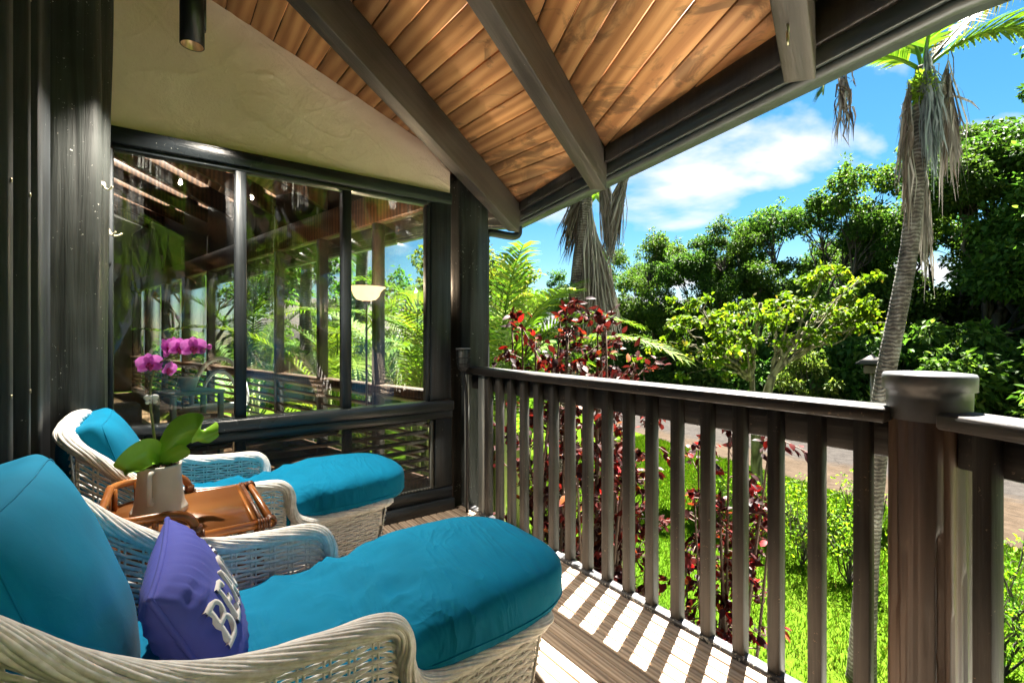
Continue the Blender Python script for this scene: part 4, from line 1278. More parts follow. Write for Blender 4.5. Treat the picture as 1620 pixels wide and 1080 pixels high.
for p, face, roll, sc in [((-0.039, 1.885, 1.066), (0.15, -1, 0.05), 0.1, 1.0), ((0.008, 1.868, 1.050), (0.8, -0.7, -0.2), -0.3, 0.8), ((0.008, 1.865, 1.115), (0.75, -0.6, 0.25), 0.35, 0.95),
                          ((0.038, 1.838, 1.117), (0.3, -1, 0.1), -0.1, 0.95), ((0.074, 1.815, 1.118), (0.05, -1, 0.15), 0.05, 1.0), ((0.026, 1.872, 1.125), (0.6, 0.6, 0.3), 0.0, 0.8)]:
    flower(np.array(p), face, roll, sc)
for p, r_ in (((0.099, 1.808, 1.110), 0.0085), ((0.116, 1.797, 1.121), 0.0075)):
    V, F = sb(6, 2.0)
    obj('bud', MB().add(V * np.array([r_, r_, r_ * 1.2]), F), M['petal'], orch, smooth=True, loc=tuple(np.array(p) - ob))
# butterfly clip on the stem
bc = MB()
for sx, sz, rx, rz_ in ((-1, 0.006, 0.011, 0.009), (1, 0.006, 0.011, 0.009), (-1, -0.008, 0.007, 0.007), (1, -0.008, 0.007, 0.007)):
    a = np.linspace(0, 2 * math.pi, 13)[:-1]
    ring = np.stack([sx * 0.010 + rx * np.cos(a), 0 * a - 0.006 - 0.003 * np.abs(np.cos(a)), sz + rz_ * np.sin(a)], 1)
    V, F = prism(None, ring, ring + np.array([0, 0.0015, 0])); bc.add(V, F)
bc.add(*tube([(0, -0.004, -0.014), (0, -0.004, 0.012)], 0.002, 6))
o = obj('butterfly_clip', bc, m_plain('frosted_clip', (0.75, 0.77, 0.8), 0.25), loc=(-0.036, 1.903, 0.955), rot=(0, 0, R(20)))
tag(o, 'small clear butterfly clip on the orchid stem', 'clip')

# ------------------------------------------------------------------ small fittings
sp = thing('downlight', 'black cylinder downlight on the stucco gable', 'lamp', (0.098, 2.50, 2.42))
obj('housing', MB().add(*lathe([(0.042, 0.0), (0.046, 0.0), (0.046, 0.46), (0.0, 0.46)], 36, cap_bottom=False, cap_top=False)), M['black'], sp, smooth=False)
obj('reflector', MB().add(*lathe([(0.0425, 0.001), (0.035, 0.03), (0.022, 0.045)], 32, cap_bottom=False, cap_top=False)), m_plain('reflector_copper', (0.5, 0.36, 0.24), 0.3, metallic=0.8), sp, smooth=True)
obj('bulb', MB().add(*lathe([(0.022, 0.044), (0.0, 0.040)], 20, cap_bottom=False, cap_top=False)), M['bulb'], sp, smooth=True)
ll_ = bpy.data.lights.new('downlight_bulb', 'SPOT'); ll_.energy = 11.0; ll_.spot_size = R(104); ll_.spot_blend = 0.6; ll_.color = (1.0, 0.9, 0.76); ll_.shadow_soft_size = 0.02
lo_ = link('lamp_light', ll_, sp, loc=(0, 0, -0.01))
obj('bracket', MB().add(*boxV((0.045, 0.0, 0.20), (0.012, 0.03, 0.24))), M['black'], sp)
def hook(label, loc, rz, big):
    h = thing('hook', label, 'hook', loc, rz)
    obj('plate', MB().add(*lathe([(0.0, 0), (0.013, 0), (0.012, 0.004), (0.0, 0.006)], 14, cap_bottom=False, cap_top=False)), M['ivory'], h, smooth=True, rot=(0, R(90), 0))
    hk = MB().add(*tube(catmull([(0.004, 0, 0), (0.012, 0, -0.016), (0.026, 0, -0.022), (0.038, 0, -0.012), (0.040, 0, -0.006)], 5), 0.0038, 8, ref=(0, 1, 0)))
    if big: hk.add(*tube(catmull([(0.004, 0.004, 0.0), (0.016, 0.012, -0.02), (0.03, 0.024, -0.02), (0.04, 0.034, -0.008)], 5), 0.0038, 8))
    obj('prong', hk, M['ivory'], h, smooth=True)
hook('upper ivory hook screwed to the hewn post', (-0.212, 2.662, 1.80), R(-35), False)
hook('lower ivory double hook at the window jamb', (-0.208, 2.80, 1.632), R(-40), True)
eye = thing('eye_hook', 'bare metal eye hook hanging from the rafter underside', 'hook', (1.478, 0.655, zr_(1.478, 0.655)))
a = np.linspace(0, 2 * math.pi, 25)[:-1]
obj('ring', MB().add(*tube(np.stack([0.012 * np.cos(a), 0.004 * np.cos(a), -0.040 + 0.018 * np.sin(a)], 1), 0.0036, 8, closed=True, ref=(0.2, 1, 0))), M['steel'], eye, smooth=True)
obj('shank', MB().add(*tube([(0, 0, 0.01), (0.002, 0, -0.022)], 0.004, 8)), M['steel'], eye, smooth=True)
# solar torch at the railing end
tor = thing('solar_torch', 'black perforated solar torch leaning at the corner post', 'lamp', (1.585, 2.72, 0.0))
tp = [(0.012, 0.93), (0.03, 0.95), (0.039, 0.98), (0.042, 1.02), (0.044, 1.075)]
cage = MB()
for k in range(26):
    a = 2 * math.pi * k / 26
    cage.add(*tube(catmull([(r_ * math.cos(a), r_ * math.sin(a), z) for r_, z in tp], 4), 0.0026, 5))
for r_, z in tp[1:]: cage.add(*tube([(r_ * math.cos(a), r_ * math.sin(a), z) for a in np.linspace(0, 2 * math.pi, 25)[:-1]], 0.003, 5, closed=True, ref=(0, 0, 1)))
obj('basket', cage, M['black'], tor, smooth=True)
obj('diffuser', MB().add(*lathe([(0.008, 0.94), (0.024, 0.96), (0.03, 1.0), (0.033, 1.068)], 20)), m_plain('frosted_tube', (0.3, 0.3, 0.28), 0.4), tor, smooth=True)
obj('lid', MB().add(*lathe([(0.048, 1.076), (0.049, 1.081), (0.0, 1.084)], 28, cap_top=False)), m_plain('solar_cell_lid', (0.22, 0.23, 0.25), 0.3), tor, smooth=True)
obj('stake', MB().add(*tube(catmull([(0, 0, 0.94), (0.004, 0, 0.9), (0.022, 0, 0.8), (0.03, 0.0, 0.6), (0.032, 0.0, 0.0)], 6), 0.0105, 8)), M['black'], tor, smooth=True)
# ------------------------------------------------------------------ sunroom behind the window
wd = unit(np.array([-0.2175, 1.0])); w0 = np.array([1.62, 3.08])          # outer window wall line
wn_ = np.array([wd[1], -wd[0]])                                            # outwards
wang = math.atan2(wd[1], wd[0])
def wpt(s, off=0.0): return w0 + wd * s + wn_ * off
structure(obj('floor_sunroom', MB().add([(-5, 2.93, -0.004), (1.68, 2.93, -0.004), (-0.55, 13.0, -0.004), (-5, 13.0, -0.004), (-5, 2.93, -0.2), (1.68, 2.93, -0.2), (-0.55, 13.0, -0.2), (-5, 13.0, -0.2)],
          [np.array([[0, 1, 2, 3], [4, 7, 6, 5], [1, 5, 6, 2]])]), M['floor_in']))
m_inwall = m_plain('dark_indoor_panel', (0.05, 0.04, 0.032), 0.5, nscale=6)
structure(box('wall_sunroom_back', -5.1, -0.4, 13.0, 13.15, 0, 4.9, m_inwall))
structure(box('wall_sunroom_side', -5.15, -5.0, 2.93, 13.0, 0, 4.9, m_inwall))
structure(box('wall_porch_return', -5.0, -0.30, 2.90, 2.98, 0, 4.6, m_inwall))
sw = thing('sunroom_window_wall', 'long window wall of brown posts and louvres across the sunroom', 'window')
ps = [0.05, 0.82, 1.79, 2.78, 3.9, 5.1, 6.35, 7.6, 8.85, 10.0]
def wbox(name, s0, s1, o0, o1, z0, z1, mat, b=0.004, slope=0.0):
    c = wpt((s0 + s1) / 2, (o0 + o1) / 2)
    o = link(name, cbox(s1 - s0, o1 - o0, z1 - z0, b, mat), sw, loc=(c[0], c[1], (z0 + z1) / 2), rot=(0, 0, wang))
    return o
for s in ps: wbox('post', s - 0.03, s + 0.03, -0.045, 0.045, 0.0, 2.6, M['brown'])
wbox('header', 0, 10.1, -0.05, 0.05, 2.10, 2.34, M['indoor_wood'])
wbox('upper_panel', 0, 10.1, -0.02, 0.02, 2.342, 3.35, m_inwall)
wbox('sill', 0, 10.1, -0.055, 0.075, 0.70, 0.76, M['indoor_wood'])
wbox('base_plate', 0, 10.1, -0.04, 0.04, 0.0, 0.10, M['indoor_wood'])
for a, b in zip(ps[:-1], ps[1:]):
    wbox('pane', a + 0.047, b - 0.047, -0.003, 0.003, 0.762, 2.098, M['glass'], 0.0005)
    for z in np.arange(0.16, 0.70, 0.085):
        c = wpt((a + b) / 2, 0)
        link('slat', cbox(b - a - 0.1, 0.09, 0.012, 0.002, M['indoor_wood']), sw, loc=(c[0], c[1], z), rot=(R(32), 0, wang))
# rafters and boards overhead in the sunroom
sc_ = structure(link('ceiling_sunroom', None))
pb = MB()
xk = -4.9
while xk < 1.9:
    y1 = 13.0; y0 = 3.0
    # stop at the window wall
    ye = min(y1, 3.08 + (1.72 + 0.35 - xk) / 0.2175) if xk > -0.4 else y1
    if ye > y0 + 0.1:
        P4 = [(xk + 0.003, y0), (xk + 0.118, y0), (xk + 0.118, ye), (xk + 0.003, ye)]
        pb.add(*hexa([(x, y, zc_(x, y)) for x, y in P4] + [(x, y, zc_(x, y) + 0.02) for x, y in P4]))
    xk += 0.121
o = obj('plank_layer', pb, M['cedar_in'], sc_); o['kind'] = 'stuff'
for k in range(8):
    a = np.array([2.0 - 0.2175 * (k * 1.15 + 0.9), 3.7 + k * 1.15]); d = np.array([-0.92, -0.39])
    s1 = min((a[0] + 4.9) / 0.92, (a[1] - 3.02) / 0.39); b = a + d * s1; n = np.array([0.39, -0.92]) * 0.045
    f = lambda p, h: (p[0], p[1], h(*p))
    top_ = lambda x, y: zc_(x, y) - 0.003
    P8 = [f(a - n, zr_), f(b - n, zr_), f(b + n, zr_), f(a + n, zr_), f(a - n, top_), f(b - n, top_), f(b + n, top_), f(a + n, top_)]
    obj('rafter', MB().add(*hexa(P8)), M['indoor_wood'], sc_)
# torchiere floor lamp, lit
tl = thing('floor_lamp', 'lit amber torchiere floor lamp seen through the window', 'lamp', (1.22, 3.52, 0.0))
obj('base', MB().add(*lathe([(0.0, 0), (0.14, 0), (0.14, 0.015), (0.03, 0.03), (0.013, 0.05)], 28, cap_bottom=False, cap_top=False)), M['indoor_wood'], tl, smooth=True)
obj('pole', MB().add(*lathe([(0.008, 0.03), (0.008, 1.40), (0.03, 1.41), (0.03, 1.425)], 14)), M['indoor_wood'], tl, smooth=True)
obj('lamp_shade', MB().add(*lathe([(0.03, 1.425), (0.07, 1.435), (0.092, 1.46), (0.102, 1.49), (0.128, 1.518), (0.140, 1.523), (0.138, 1.527), (0.122, 1.522), (0.096, 1.492), (0.086, 1.462), (0.06, 1.442)], 36, cap_bottom=False, cap_top=False)), M['shade_glow'], tl, smooth=True)
lt_ = bpy.data.lights.new('torchiere_bulb', 'POINT'); lt_.energy = 1.0; lt_.color = (1.0, 0.75, 0.5); lt_.shadow_soft_size = 0.03
link('lamp_light', lt_, tl, loc=(0, 0, 1.56))
# sage green table with pot and books
gt = thing('green_table', 'small sage green table inside the sunroom', 'table', (0.18, 5.2, 0.0), 0.35)
link('table_top', cbox(0.44, 0.40, 0.03, 0.006, M['sage']), gt, loc=(0, 0, 0.66))
link('shelf', cbox(0.40, 0.36, 0.025, 0.004, M['sage']), gt, loc=(0, 0, 0.30))
for x in (-0.19, 0.19):
    for y in (-0.17, 0.17): link('leg', cbox(0.04, 0.04, 0.645, 0.004, M['sage']), gt, loc=(x, y, 0.3225))
wp = thing('white_pot', 'white flower pot on the sage green table', 'pot', (0.17, 5.18, 0.676))
obj('body', MB().add(*lathe([(0, 0), (0.055, 0), (0.075, 0.10), (0.078, 0.12), (0.07, 0.12), (0.066, 0.09), (0, 0.09)], 24, cap_bottom=False, cap_top=False)), M['white'], wp, smooth=True)
obj('soil', MB().add(*lathe([(0.068, 0.10), (0, 0.105)], 16, cap_bottom=False, cap_top=False)), M['bark_mix'], wp)
for k, (h, w, c) in enumerate([(0.035, 0.30, (0.5, 0.4, 0.28)), (0.04, 0.28, (0.45, 0.36, 0.26)), (0.03, 0.29, (0.55, 0.46, 0.34)), (0.035, 0.26, (0.35, 0.2, 0.15))]):
    z0 = 0.3135 + [0, 0.036, 0.077, 0.108][k]
    b = thing('book', ['bottom', 'second', 'third', 'top'][k] + ' book in the pile on the green table shelf', 'book', (0.19, 5.17, z0), 0.35 + rs.uniform(-0.1, 0.1), 'books on the green table shelf')
    link('cover', cbox(w, 0.21, h, 0.004, m_plain('book_cover', c, 0.6)), b, loc=(0, 0, h / 2))
    link('page_block', cbox(w - 0.016, 0.20, h - 0.012, 0.002, M['paper']), b, loc=(0.0, -0.009, h / 2))
# round rattan chair behind the table
rc = thing('hoop_chair', 'pale rattan chair with a hooped back in the sunroom', 'chair', (0.42, 5.75, 0.0), -0.3)
a = np.linspace(0, math.pi, 15)
obj('hoop_back', MB().add(*tube(np.stack([0.26 * np.cos(a), 0.2 + 0 * a, 0.45 + 0.48 * np.sin(a)], 1), 0.022, 8)), M['wicker'], rc, smooth=True)
obj('hoop_back', MB().add(*tube(np.stack([0.17 * np.cos(a), 0.2 + 0 * a, 0.45 + 0.34 * np.sin(a)], 1), 0.016, 8)), M['wicker'], rc, smooth=True)
link('seat', cbox(0.52, 0.46, 0.05, 0.02, M['wicker']), rc, loc=(0, 0, 0.43))
for x in (-0.22, 0.22):
    for y in (-0.19, 0.19): obj('leg', MB().add(*tube([(x, y, 0), (x * 0.9, y * 0.9, 0.42)], 0.018, 8)), M['wicker'], rc, smooth=True)
# dark wicker sofa on the left
so = thing('wicker_sofa', 'dark wicker sofa just inside the left window pane', 'sofa', (-0.35, 4.2, 0.0), 0.25)
link('base', cbox(0.75, 1.5, 0.36, 0.05, M['wicker_dark']), so, loc=(0, 0, 0.20))
link('backrest', cbox(0.14, 1.5, 0.5, 0.05, M['wicker_dark']), so, loc=(-0.36, 0, 0.58))
link('arm', cbox(0.72, 0.13, 0.26, 0.05, M['wicker_dark']), so, loc=(0.02, -0.70, 0.50))
link('arm', cbox(0.72, 0.13, 0.26, 0.05, M['wicker_dark']), so, loc=(0.02, 0.70, 0.50))
V, F = sb(12, 4.5)
obj('cushion', MB().add(V * np.array([0.33, 0.62, 0.07]), F), m_fabric('brown_cushion', (0.12, 0.08, 0.06)), so, smooth=True, loc=(0.03, 0, 0.44))

# ------------------------------------------------------------------ neighbouring house beyond the garden
nh = thing('neighbour_house', 'neighbouring house with a brown shingle roof and skylight', 'house', (9.0, 30.0, GZ), R(-25))
m_nw = m_plain('cream_siding', (0.18, 0.16, 0.13), 0.8)
link('wall', cbox(9, 7, 3.2, 0.03, m_nw), nh, loc=(0, 0, 1.6))
rf = MB()
for s in (-1, 1):
    P4 = [(-5.2, s * 4.3, 3.0), (5.2, s * 4.3, 3.0), (3.2, 0, 5.9), (-3.2, 0, 5.9)]
    V = np.array(P4 + [(x, y, z - 0.12) for x, y, z in P4]); rf.add(*hexa(V))
for s in (-1, 1):
    V = np.array([(s * 5.2, -4.3, 3.0), (s * 5.2, 4.3, 3.0), (s * 3.2, 0, 5.9), (s * 3.2, 0, 5.9), (s * 5.2, -4.3, 2.88), (s * 5.2, 4.3, 2.88), (s * 3.2, 0, 5.78), (s * 3.2, 0, 5.78)])
    rf.add(V, np.array([[0, 1, 2, 3], [4, 7, 6, 5], [0, 4, 5, 1]]))
t = NT('brown_wood_shingle')
bk = t.n('ShaderNodeTexBrick'); t.l(t.coord('Object', (1, 1, 1.2), rand=False), bk.inputs[0])
bk.inputs['Scale'].default_value = 3.0; bk.inputs['Color1'].default_value = (0.05, 0.034, 0.027, 1); bk.inputs['Color2'].default_value = (0.07, 0.05, 0.04, 1); bk.inputs['Mortar'].default_value = (0.02, 0.014, 0.01, 1)
bk.inputs['Row Height'].default_value = 0.35; bk.inputs['Brick Width'].default_value = 0.3
roofn = obj('roof', rf, t.base(bk.outputs[0], 0.9), nh)
link('skylight', cbox(0.9, 1.1, 0.12, 0.02, m_plain('skylight_glass', (0.35, 0.42, 0.5), 0.1)), roofn, loc=(-0.8, -2.2, 4.5), rot=(R(34), 0, 0))
for x in (-2.8, 0.0, 2.8):
    f = link('window', cbox(1.1, 0.08, 1.2, 0.01, M['white']), nh, loc=(x, -3.52, 1.8))
    link('pane', cbox(0.96, 0.03, 1.06, 0.004, m_plain('far_window_glass', (0.03, 0.04, 0.05), 0.08)), f, loc=(0, -0.04, 0))

# small bird feeder with a pyramid roof across the road
bf = thing('bird_feeder', 'small wooden bird feeder roof behind the leaning palm trunk', 'bird feeder', (20.9, 6.35, GZ), 0.3)
obj('post', MB().add(*tube([(0, 0, 0), (0, 0, 2.2)], 0.06, 8)), M['bark'], bf)
link('tray', cbox(0.5, 0.5, 0.3, 0.02, M['bark_dark']), bf, loc=(0, 0, 2.35))
obj('roof', MB().add([(-0.5, -0.5, 2.55), (0.5, -0.5, 2.55), (0.5, 0.5, 2.55), (-0.5, 0.5, 2.55), (0, 0, 2.9)], [np.array([[3, 2, 1, 0]]), np.array([[0, 1, 4], [1, 2, 4], [2, 3, 4], [3, 0, 4]])]), m_plain('feeder_shingle', (0.06, 0.05, 0.045), 0.8), bf)
# ------------------------------------------------------------------ vegetation helpers
def leaf_arrays(P, D, Nn, L, W, fold=0.22):
    """folded four-point leaves: base, right, tip, left"""
    D = unit(D); Nn = Nn - D * (Nn * D).sum(1)[:, None]; Nn = unit(Nn); S = np.cross(D, Nn)
    L = np.asarray(L)[:, None] if np.ndim(L) else L; W = np.asarray(W)[:, None] if np.ndim(W) else W
    b = P; tip = P + D * L - Nn * (0.12 * L)
    mid = P + D * (0.45 * L) + Nn * (fold * W)
    V = np.stack([b, mid - S * (W / 2), tip, mid + S * (W / 2)], 1).reshape(-1, 3)
    i = np.arange(len(P))[:, None] * 4
    F = np.concatenate([i + np.array([[0, 1, 2]]), i + np.array([[0, 2, 3]])])
    return V, F
def leaf_arrays8(P, D, Nn, L, W, fold=0.2, curl=0.25):
    """fuller leaf: two quads and two tips each side of the midrib"""
    D = unit(D); Nn = unit(Nn - D * (Nn * D).sum(1)[:, None]); S = np.cross(D, Nn)
    L = np.asarray(L)[:, None]; W = np.asarray(W)[:, None]
    def pt(s, c): return P + D * (s * L) - Nn * (curl * L * s * s) + S * (c * W) + Nn * (abs(c) * fold * W)
    V = np.stack([pt(0, 0), pt(0.3, 0), pt(0.65, 0), pt(1, 0), pt(0.28, -0.42), pt(0.62, -0.40), pt(0.28, 0.42), pt(0.62, 0.40)], 1).reshape(-1, 3)
    i = np.arange(len(P))[:, None] * 8
    T = np.concatenate([i + np.array([f]) for f in ((0, 4, 1), (5, 3, 2), (0, 1, 6), (2, 3, 7))])
    Q = np.concatenate([i + np.array([f]) for f in ((4, 5, 2, 1), (1, 2, 7, 6))])
    return V, [T, Q]
def rdir(n, up=0.0):
    d = rs.normal(size=(n, 3)); d[:, 2] += up
    return unit(d)
def leaf_cols(n, palette, k):
    """palette: list of (weight, rgb); one colour per leaf repeated k times"""
    w = np.array([p[0] for p in palette], float); w /= w.sum()
    ix = rs.choice(len(palette), n, p=w)
    C = np.array([p[1] for p in palette])[ix] * rs.uniform(0.75, 1.25, (n, 1))
    return np.repeat(C, k, 0)
def clump_leaves(mb, centers, radii, per, L, W, palette, droop=0.35):
    n = len(centers) * per
    c = np.repeat(np.array(centers), per, 0); r = np.repeat(np.array(radii), per)
    d = rdir(n); rad = r * rs.uniform(0.25, 1.0, n) ** 0.5
    P = c + d * rad[:, None] * np.array([1, 1, 0.75])
    D = unit(d * 0.8 + rs.normal(size=(n, 3)) * 0.6 + np.array([0, 0, -droop]))
    Nn = unit(rs.normal(size=(n, 3)) * 0.55 + np.array([0, 0, 1.0]) + d * 0.4)
    l = L * rs.uniform(0.65, 1.25, n)
    V, F = leaf_arrays(P, D, Nn, l, l * W / L)
    mb.add(V, F, leaf_cols(n, palette, 4))
def limb(mb, p0, p1, r0, r1, wig=0.06, n=6, sides=6):
    p0 = np.array(p0, float); p1 = np.array(p1, float); L = np.linalg.norm(p1 - p0)
    t = np.linspace(0, 1, n)[:, None]
    P = p0 + (p1 - p0) * t + np.array([0, 0, 1]) * (0.10 * L * np.sin(t * math.pi)) * (abs((p1 - p0)[2]) < L * 0.8)
    w = rs.normal(size=(n, 3)) * wig * L; w[0] = 0; w[-1] = 0
    P = P + w * 0.5
    mb.add(*tube(P, np.linspace(r0, r1, n), sides, cap=False))
    return P
GREEN = [(4, (0.040, 0.085, 0.014)), (4, (0.064, 0.122, 0.019)), (2.4, (0.095, 0.158, 0.026)), (0.7, (0.13, 0.17, 0.035))]
DEEP = [(4, (0.033, 0.076, 0.014)), (4, (0.052, 0.105, 0.018)), (2, (0.082, 0.14, 0.024))]
LIME = [(4, (0.062, 0.135, 0.012)), (4, (0.092, 0.17, 0.015)), (2, (0.13, 0.195, 0.02)), (0.5, (0.15, 0.14, 0.03))]
YELL = [(3, (0.10, 0.14, 0.014)), (4, (0.15, 0.17, 0.018)), (2, (0.20, 0.18, 0.024)), (1, (0.07, 0.12, 0.015))]

def tree_variant(h, cr, nclump, per, leaf, palette, trunk_frac=0.32, mat_leaf='leaf', bark='bark_dark', cz=0.56, ch=0.46, tr=0.22, rad=(0.10, 0.19)):
    wood = MB(); crown = MB()
    top = np.array([rs.uniform(-0.4, 0.4), rs.uniform(-0.4, 0.4), h * trunk_frac])
    tp = limb(wood, (0, 0, -0.1), top, tr, tr * 0.7, 0.04, 7, 9)
    C = []; Rr = []; nlobe = 8; lob = []
    for k in range(nlobe):
        a_ = 2 * math.pi * (k + rs.uniform(-0.4, 0.4)) / nlobe * 2.3
        zz_ = rs.uniform(-0.85, 1.0); q = math.sqrt(max(0.05, 1 - (zz_ * 0.8) ** 2)) * rs.uniform(0.35, 0.85)
        lob.append((np.array([cr * q * math.cos(a_), cr * q * math.sin(a_), h * cz + zz_ * h * ch * 0.85]), cr * rs.uniform(0.26, 0.44)))
    for k in range(nclump):
        c0_, r0_ = lob[rs.randint(nlobe)]
        c = c0_ + rdir(1)[0] * r0_ * rs.uniform(0.3, 1.0) ** 0.5 * np.array([1, 1, 0.8])
        C.append(c); Rr.append(cr * rs.uniform(*rad))
    ends = rs.permutation(nclump)
    nl = max(5, nclump // 9); heads = []
    for k in ends[:nl]:
        s = rs.uniform(0.55, 1.0); p0 = tp[int(s * (len(tp) - 1))]
        m = p0 + (C[k] - p0) * 0.72
        pth = limb(wood, p0, m, tr * 0.5, tr * 0.2, 0.07, 7, 7); heads.append(pth)
        limb(wood, m, C[k], tr * 0.2, 0.015, 0.08, 5, 5)
    for k in ends[nl:]:
        best = min(heads, key=lambda P: np.linalg.norm(P - C[k], axis=1).min())
        p0 = best[np.linalg.norm(best - C[k], axis=1).argmin()]
        limb(wood, p0, C[k], tr * 0.13, 0.012, 0.09, 5, 4)
    clump_leaves(crown, C, Rr, per, leaf, leaf * 0.55, palette)
    # loose sprays on the outline
    Q = [np.array(c) + rdir(1)[0] * r * 1.25 for c, r in zip(C, Rr)]
    clump_leaves(crown, Q, [r * 0.45 for r in Rr], max(6, per // 7), leaf, leaf * 0.55, palette)
    return wood.mesh('trunk', M[bark], True), crown.mesh('crown', M[mat_leaf])
def place_tree(name, label, cat, meshes, loc, rz, sc, group=None):
    o = thing(name, label, cat, loc, rz, group)
    o.scale = (sc, sc, sc) if np.isscalar(sc) else sc
    link('trunk', meshes[0], o); link('crown', meshes[1], o)
    return o
TV = [tree_variant(10.0, 3.7, 115, 230, 0.175, GREEN), tree_variant(10.0, 3.4, 105, 230, 0.165, DEEP, 0.36),
      tree_variant(10.0, 4.1, 125, 225, 0.185, GREEN + [(1, (0.13, 0.2, 0.02))], 0.28), tree_variant(10.0, 3.3, 110, 230, 0.165, DEEP + GREEN[:2], 0.34)]
rows = [((22.4, 25.8), 8.3, 0), ((23.7, 23.6), 8.6, 1), ((23.3, 20.2), 8.9, 2), ((23.5, 17.5), 9.9, 0), ((24.6, 15.5), 9.6, 1), ((25.6, 13.5), 10.2, 2), ((27.5, 12.1), 10.8, 0),
        ((26.8, 9.6), 10.8, 1), ((28.6, 8.2), 11.6, 2), ((29.4, 6.4), 12.0, 0), ((28.2, 4.6), 13.2, 1), ((28.6, 2.7), 14.8, 2), ((27.5, 0.8), 15.2, 0),
        ((30.5, 17.5), 9.0, 1), ((33.0, 11.5), 11.2, 0), ((34.0, 6.0), 13.5, 2), ((28.5, 24.0), 9.2, 0), ((32.5, 2.0), 14.5, 1)]
TL = ['far left tree of the row across the road', 'slim tree second from the left in the far row', 'tree left of the hanging dead frond across the road', 'round tree rising just right of the shaggy palm', 'dark tree left of centre in the far row',
      'tall tree behind the left side of the lime green tree', 'tall tree directly behind the lime green tree', 'lower dark tree behind the right side of the lime green tree', 'tree directly behind the leaning palm trunk', 'tall tree just right of the leaning palm trunk',
      'dark tree behind the grey capped post', 'tallest tree at the right edge across the road', 'tree at the far right edge beyond the frame side', 'second row tree showing above the left of the row', 'second row tree showing above the lime green tree',
      'second row tree behind the leaning palm', 'second row tree behind the far left trees', 'second row tree behind the right edge']
for (xy, h, v), lab in zip(rows, TL):
    s = h / 10.6
    place_tree('broadleaf_tree', lab, 'tree', TV[v if rs.uniform() < 0.7 else 3], (xy[0], xy[1], GZ), rs.uniform(0, 6.28), (s * rs.uniform(0.9, 1.05), s * rs.uniform(0.9, 1.05), s), 'broadleaf trees across the road')
# understorey bushes across the road
def bush_variant(r, h, n, per, leaf, palette, mat='leaf'):
    wood = MB(); cr = MB(); C = []; Rr = []
    for k in range(n):
        a = rs.uniform(0, 6.28); q = math.sqrt(rs.uniform()); z = rs.uniform(0.12, 1.0)
        w = math.sqrt(max(0.05, 1 - (z * 0.9) ** 2))
        C.append(np.array([r * q * w * math.cos(a), r * q * w * math.sin(a), h * z])); Rr.append(r * rs.uniform(0.16, 0.28))
    for k in range(0, n, 2): limb(wood, (C[k][0] * 0.15, C[k][1] * 0.15, -0.05), C[k], 0.03, 0.01, 0.05, 5, 4)
    clump_leaves(cr, C, Rr, per, leaf, leaf * 0.5, palette)
    return wood.mesh('stem', M['bark_dark'], True), cr.mesh('foliage', M[mat])
BV = [bush_variant(1.7, 2.2, 46, 90, 0.20, DEEP), bush_variant(1.9, 2.8, 50, 90, 0.22, GREEN), bush_variant(1.2, 2.6, 40, 90, 0.15, [(3, (0.10, 0.15, 0.025)), (3, (0.16, 0.19, 0.04)), (2, (0.06, 0.10, 0.02))])]
bushes = [((21.6, 22.5), 1.2, 0, 'bush under the far left trees'), ((21.8, 19.6), 1.1, 1, 'bush behind the red leaved shrub across the road'), ((21.6, 17.2), 1.25, 0, 'dark bush right of the shaggy palm foot'), ((22.4, 15.0), 1.3, 0, 'dark bush left of the lime tree trunk'),
          ((23.2, 13.2), 1.35, 1, 'dark bush behind the lime tree fork'), ((22.9, 11.0), 1.4, 0, 'dark bush right of the lime tree trunk'), ((21.2, 8.6), 1.1, 2, 'olive feathery bush between the lime tree and the leaning palm'), ((23.6, 8.6), 1.5, 0, 'deep green bush behind the olive one'),
          ((23.5, 6.6), 1.5, 0, 'deep green bush behind the bird feeder'), ((22.6, 4.6), 1.35, 1, 'bright bush behind the grey capped post'), ((23.6, 3.0), 1.4, 0, 'dark bush right of the grey capped post'), ((21.8, 1.6), 1.2, 1, 'bush at the right edge across the road'), ((24.5, 0.2), 1.5, 0, 'bush past the right edge'),
          ((29.0, 20.5), 2.3, 0, 'big bush closing the gap behind the left half of the row'), ((30.5, 15.0), 2.4, 0, 'big bush closing the gap behind the row left of the lime tree'), ((31.5, 10.5), 2.5, 1, 'big bush closing the gap behind the lime tree'), ((32.0, 7.0), 2.5, 0, 'big bush closing the gap behind the leaning palm'), ((31.5, 3.4), 2.6, 0, 'big bush closing the gap behind the capped post'), ((30.5, -0.5), 2.5, 1, 'big bush closing the gap at the right edge'),
          ((25.5, 20.8), 1.5, 0, 'bush in the gap between the far left trees'), ((26.5, 5.0), 1.7, 0, 'bush in the dark gap at the right')]
for xy, s, v, lab in bushes:
    o = thing('bush', lab, 'bush', (xy[0], xy[1], GZ), rs.uniform(0, 6.28), 'bushes under the trees across the road'); o.scale = (s, s, s)
    link('stem', BV[v][0], o); link('foliage', BV[v][1], o)
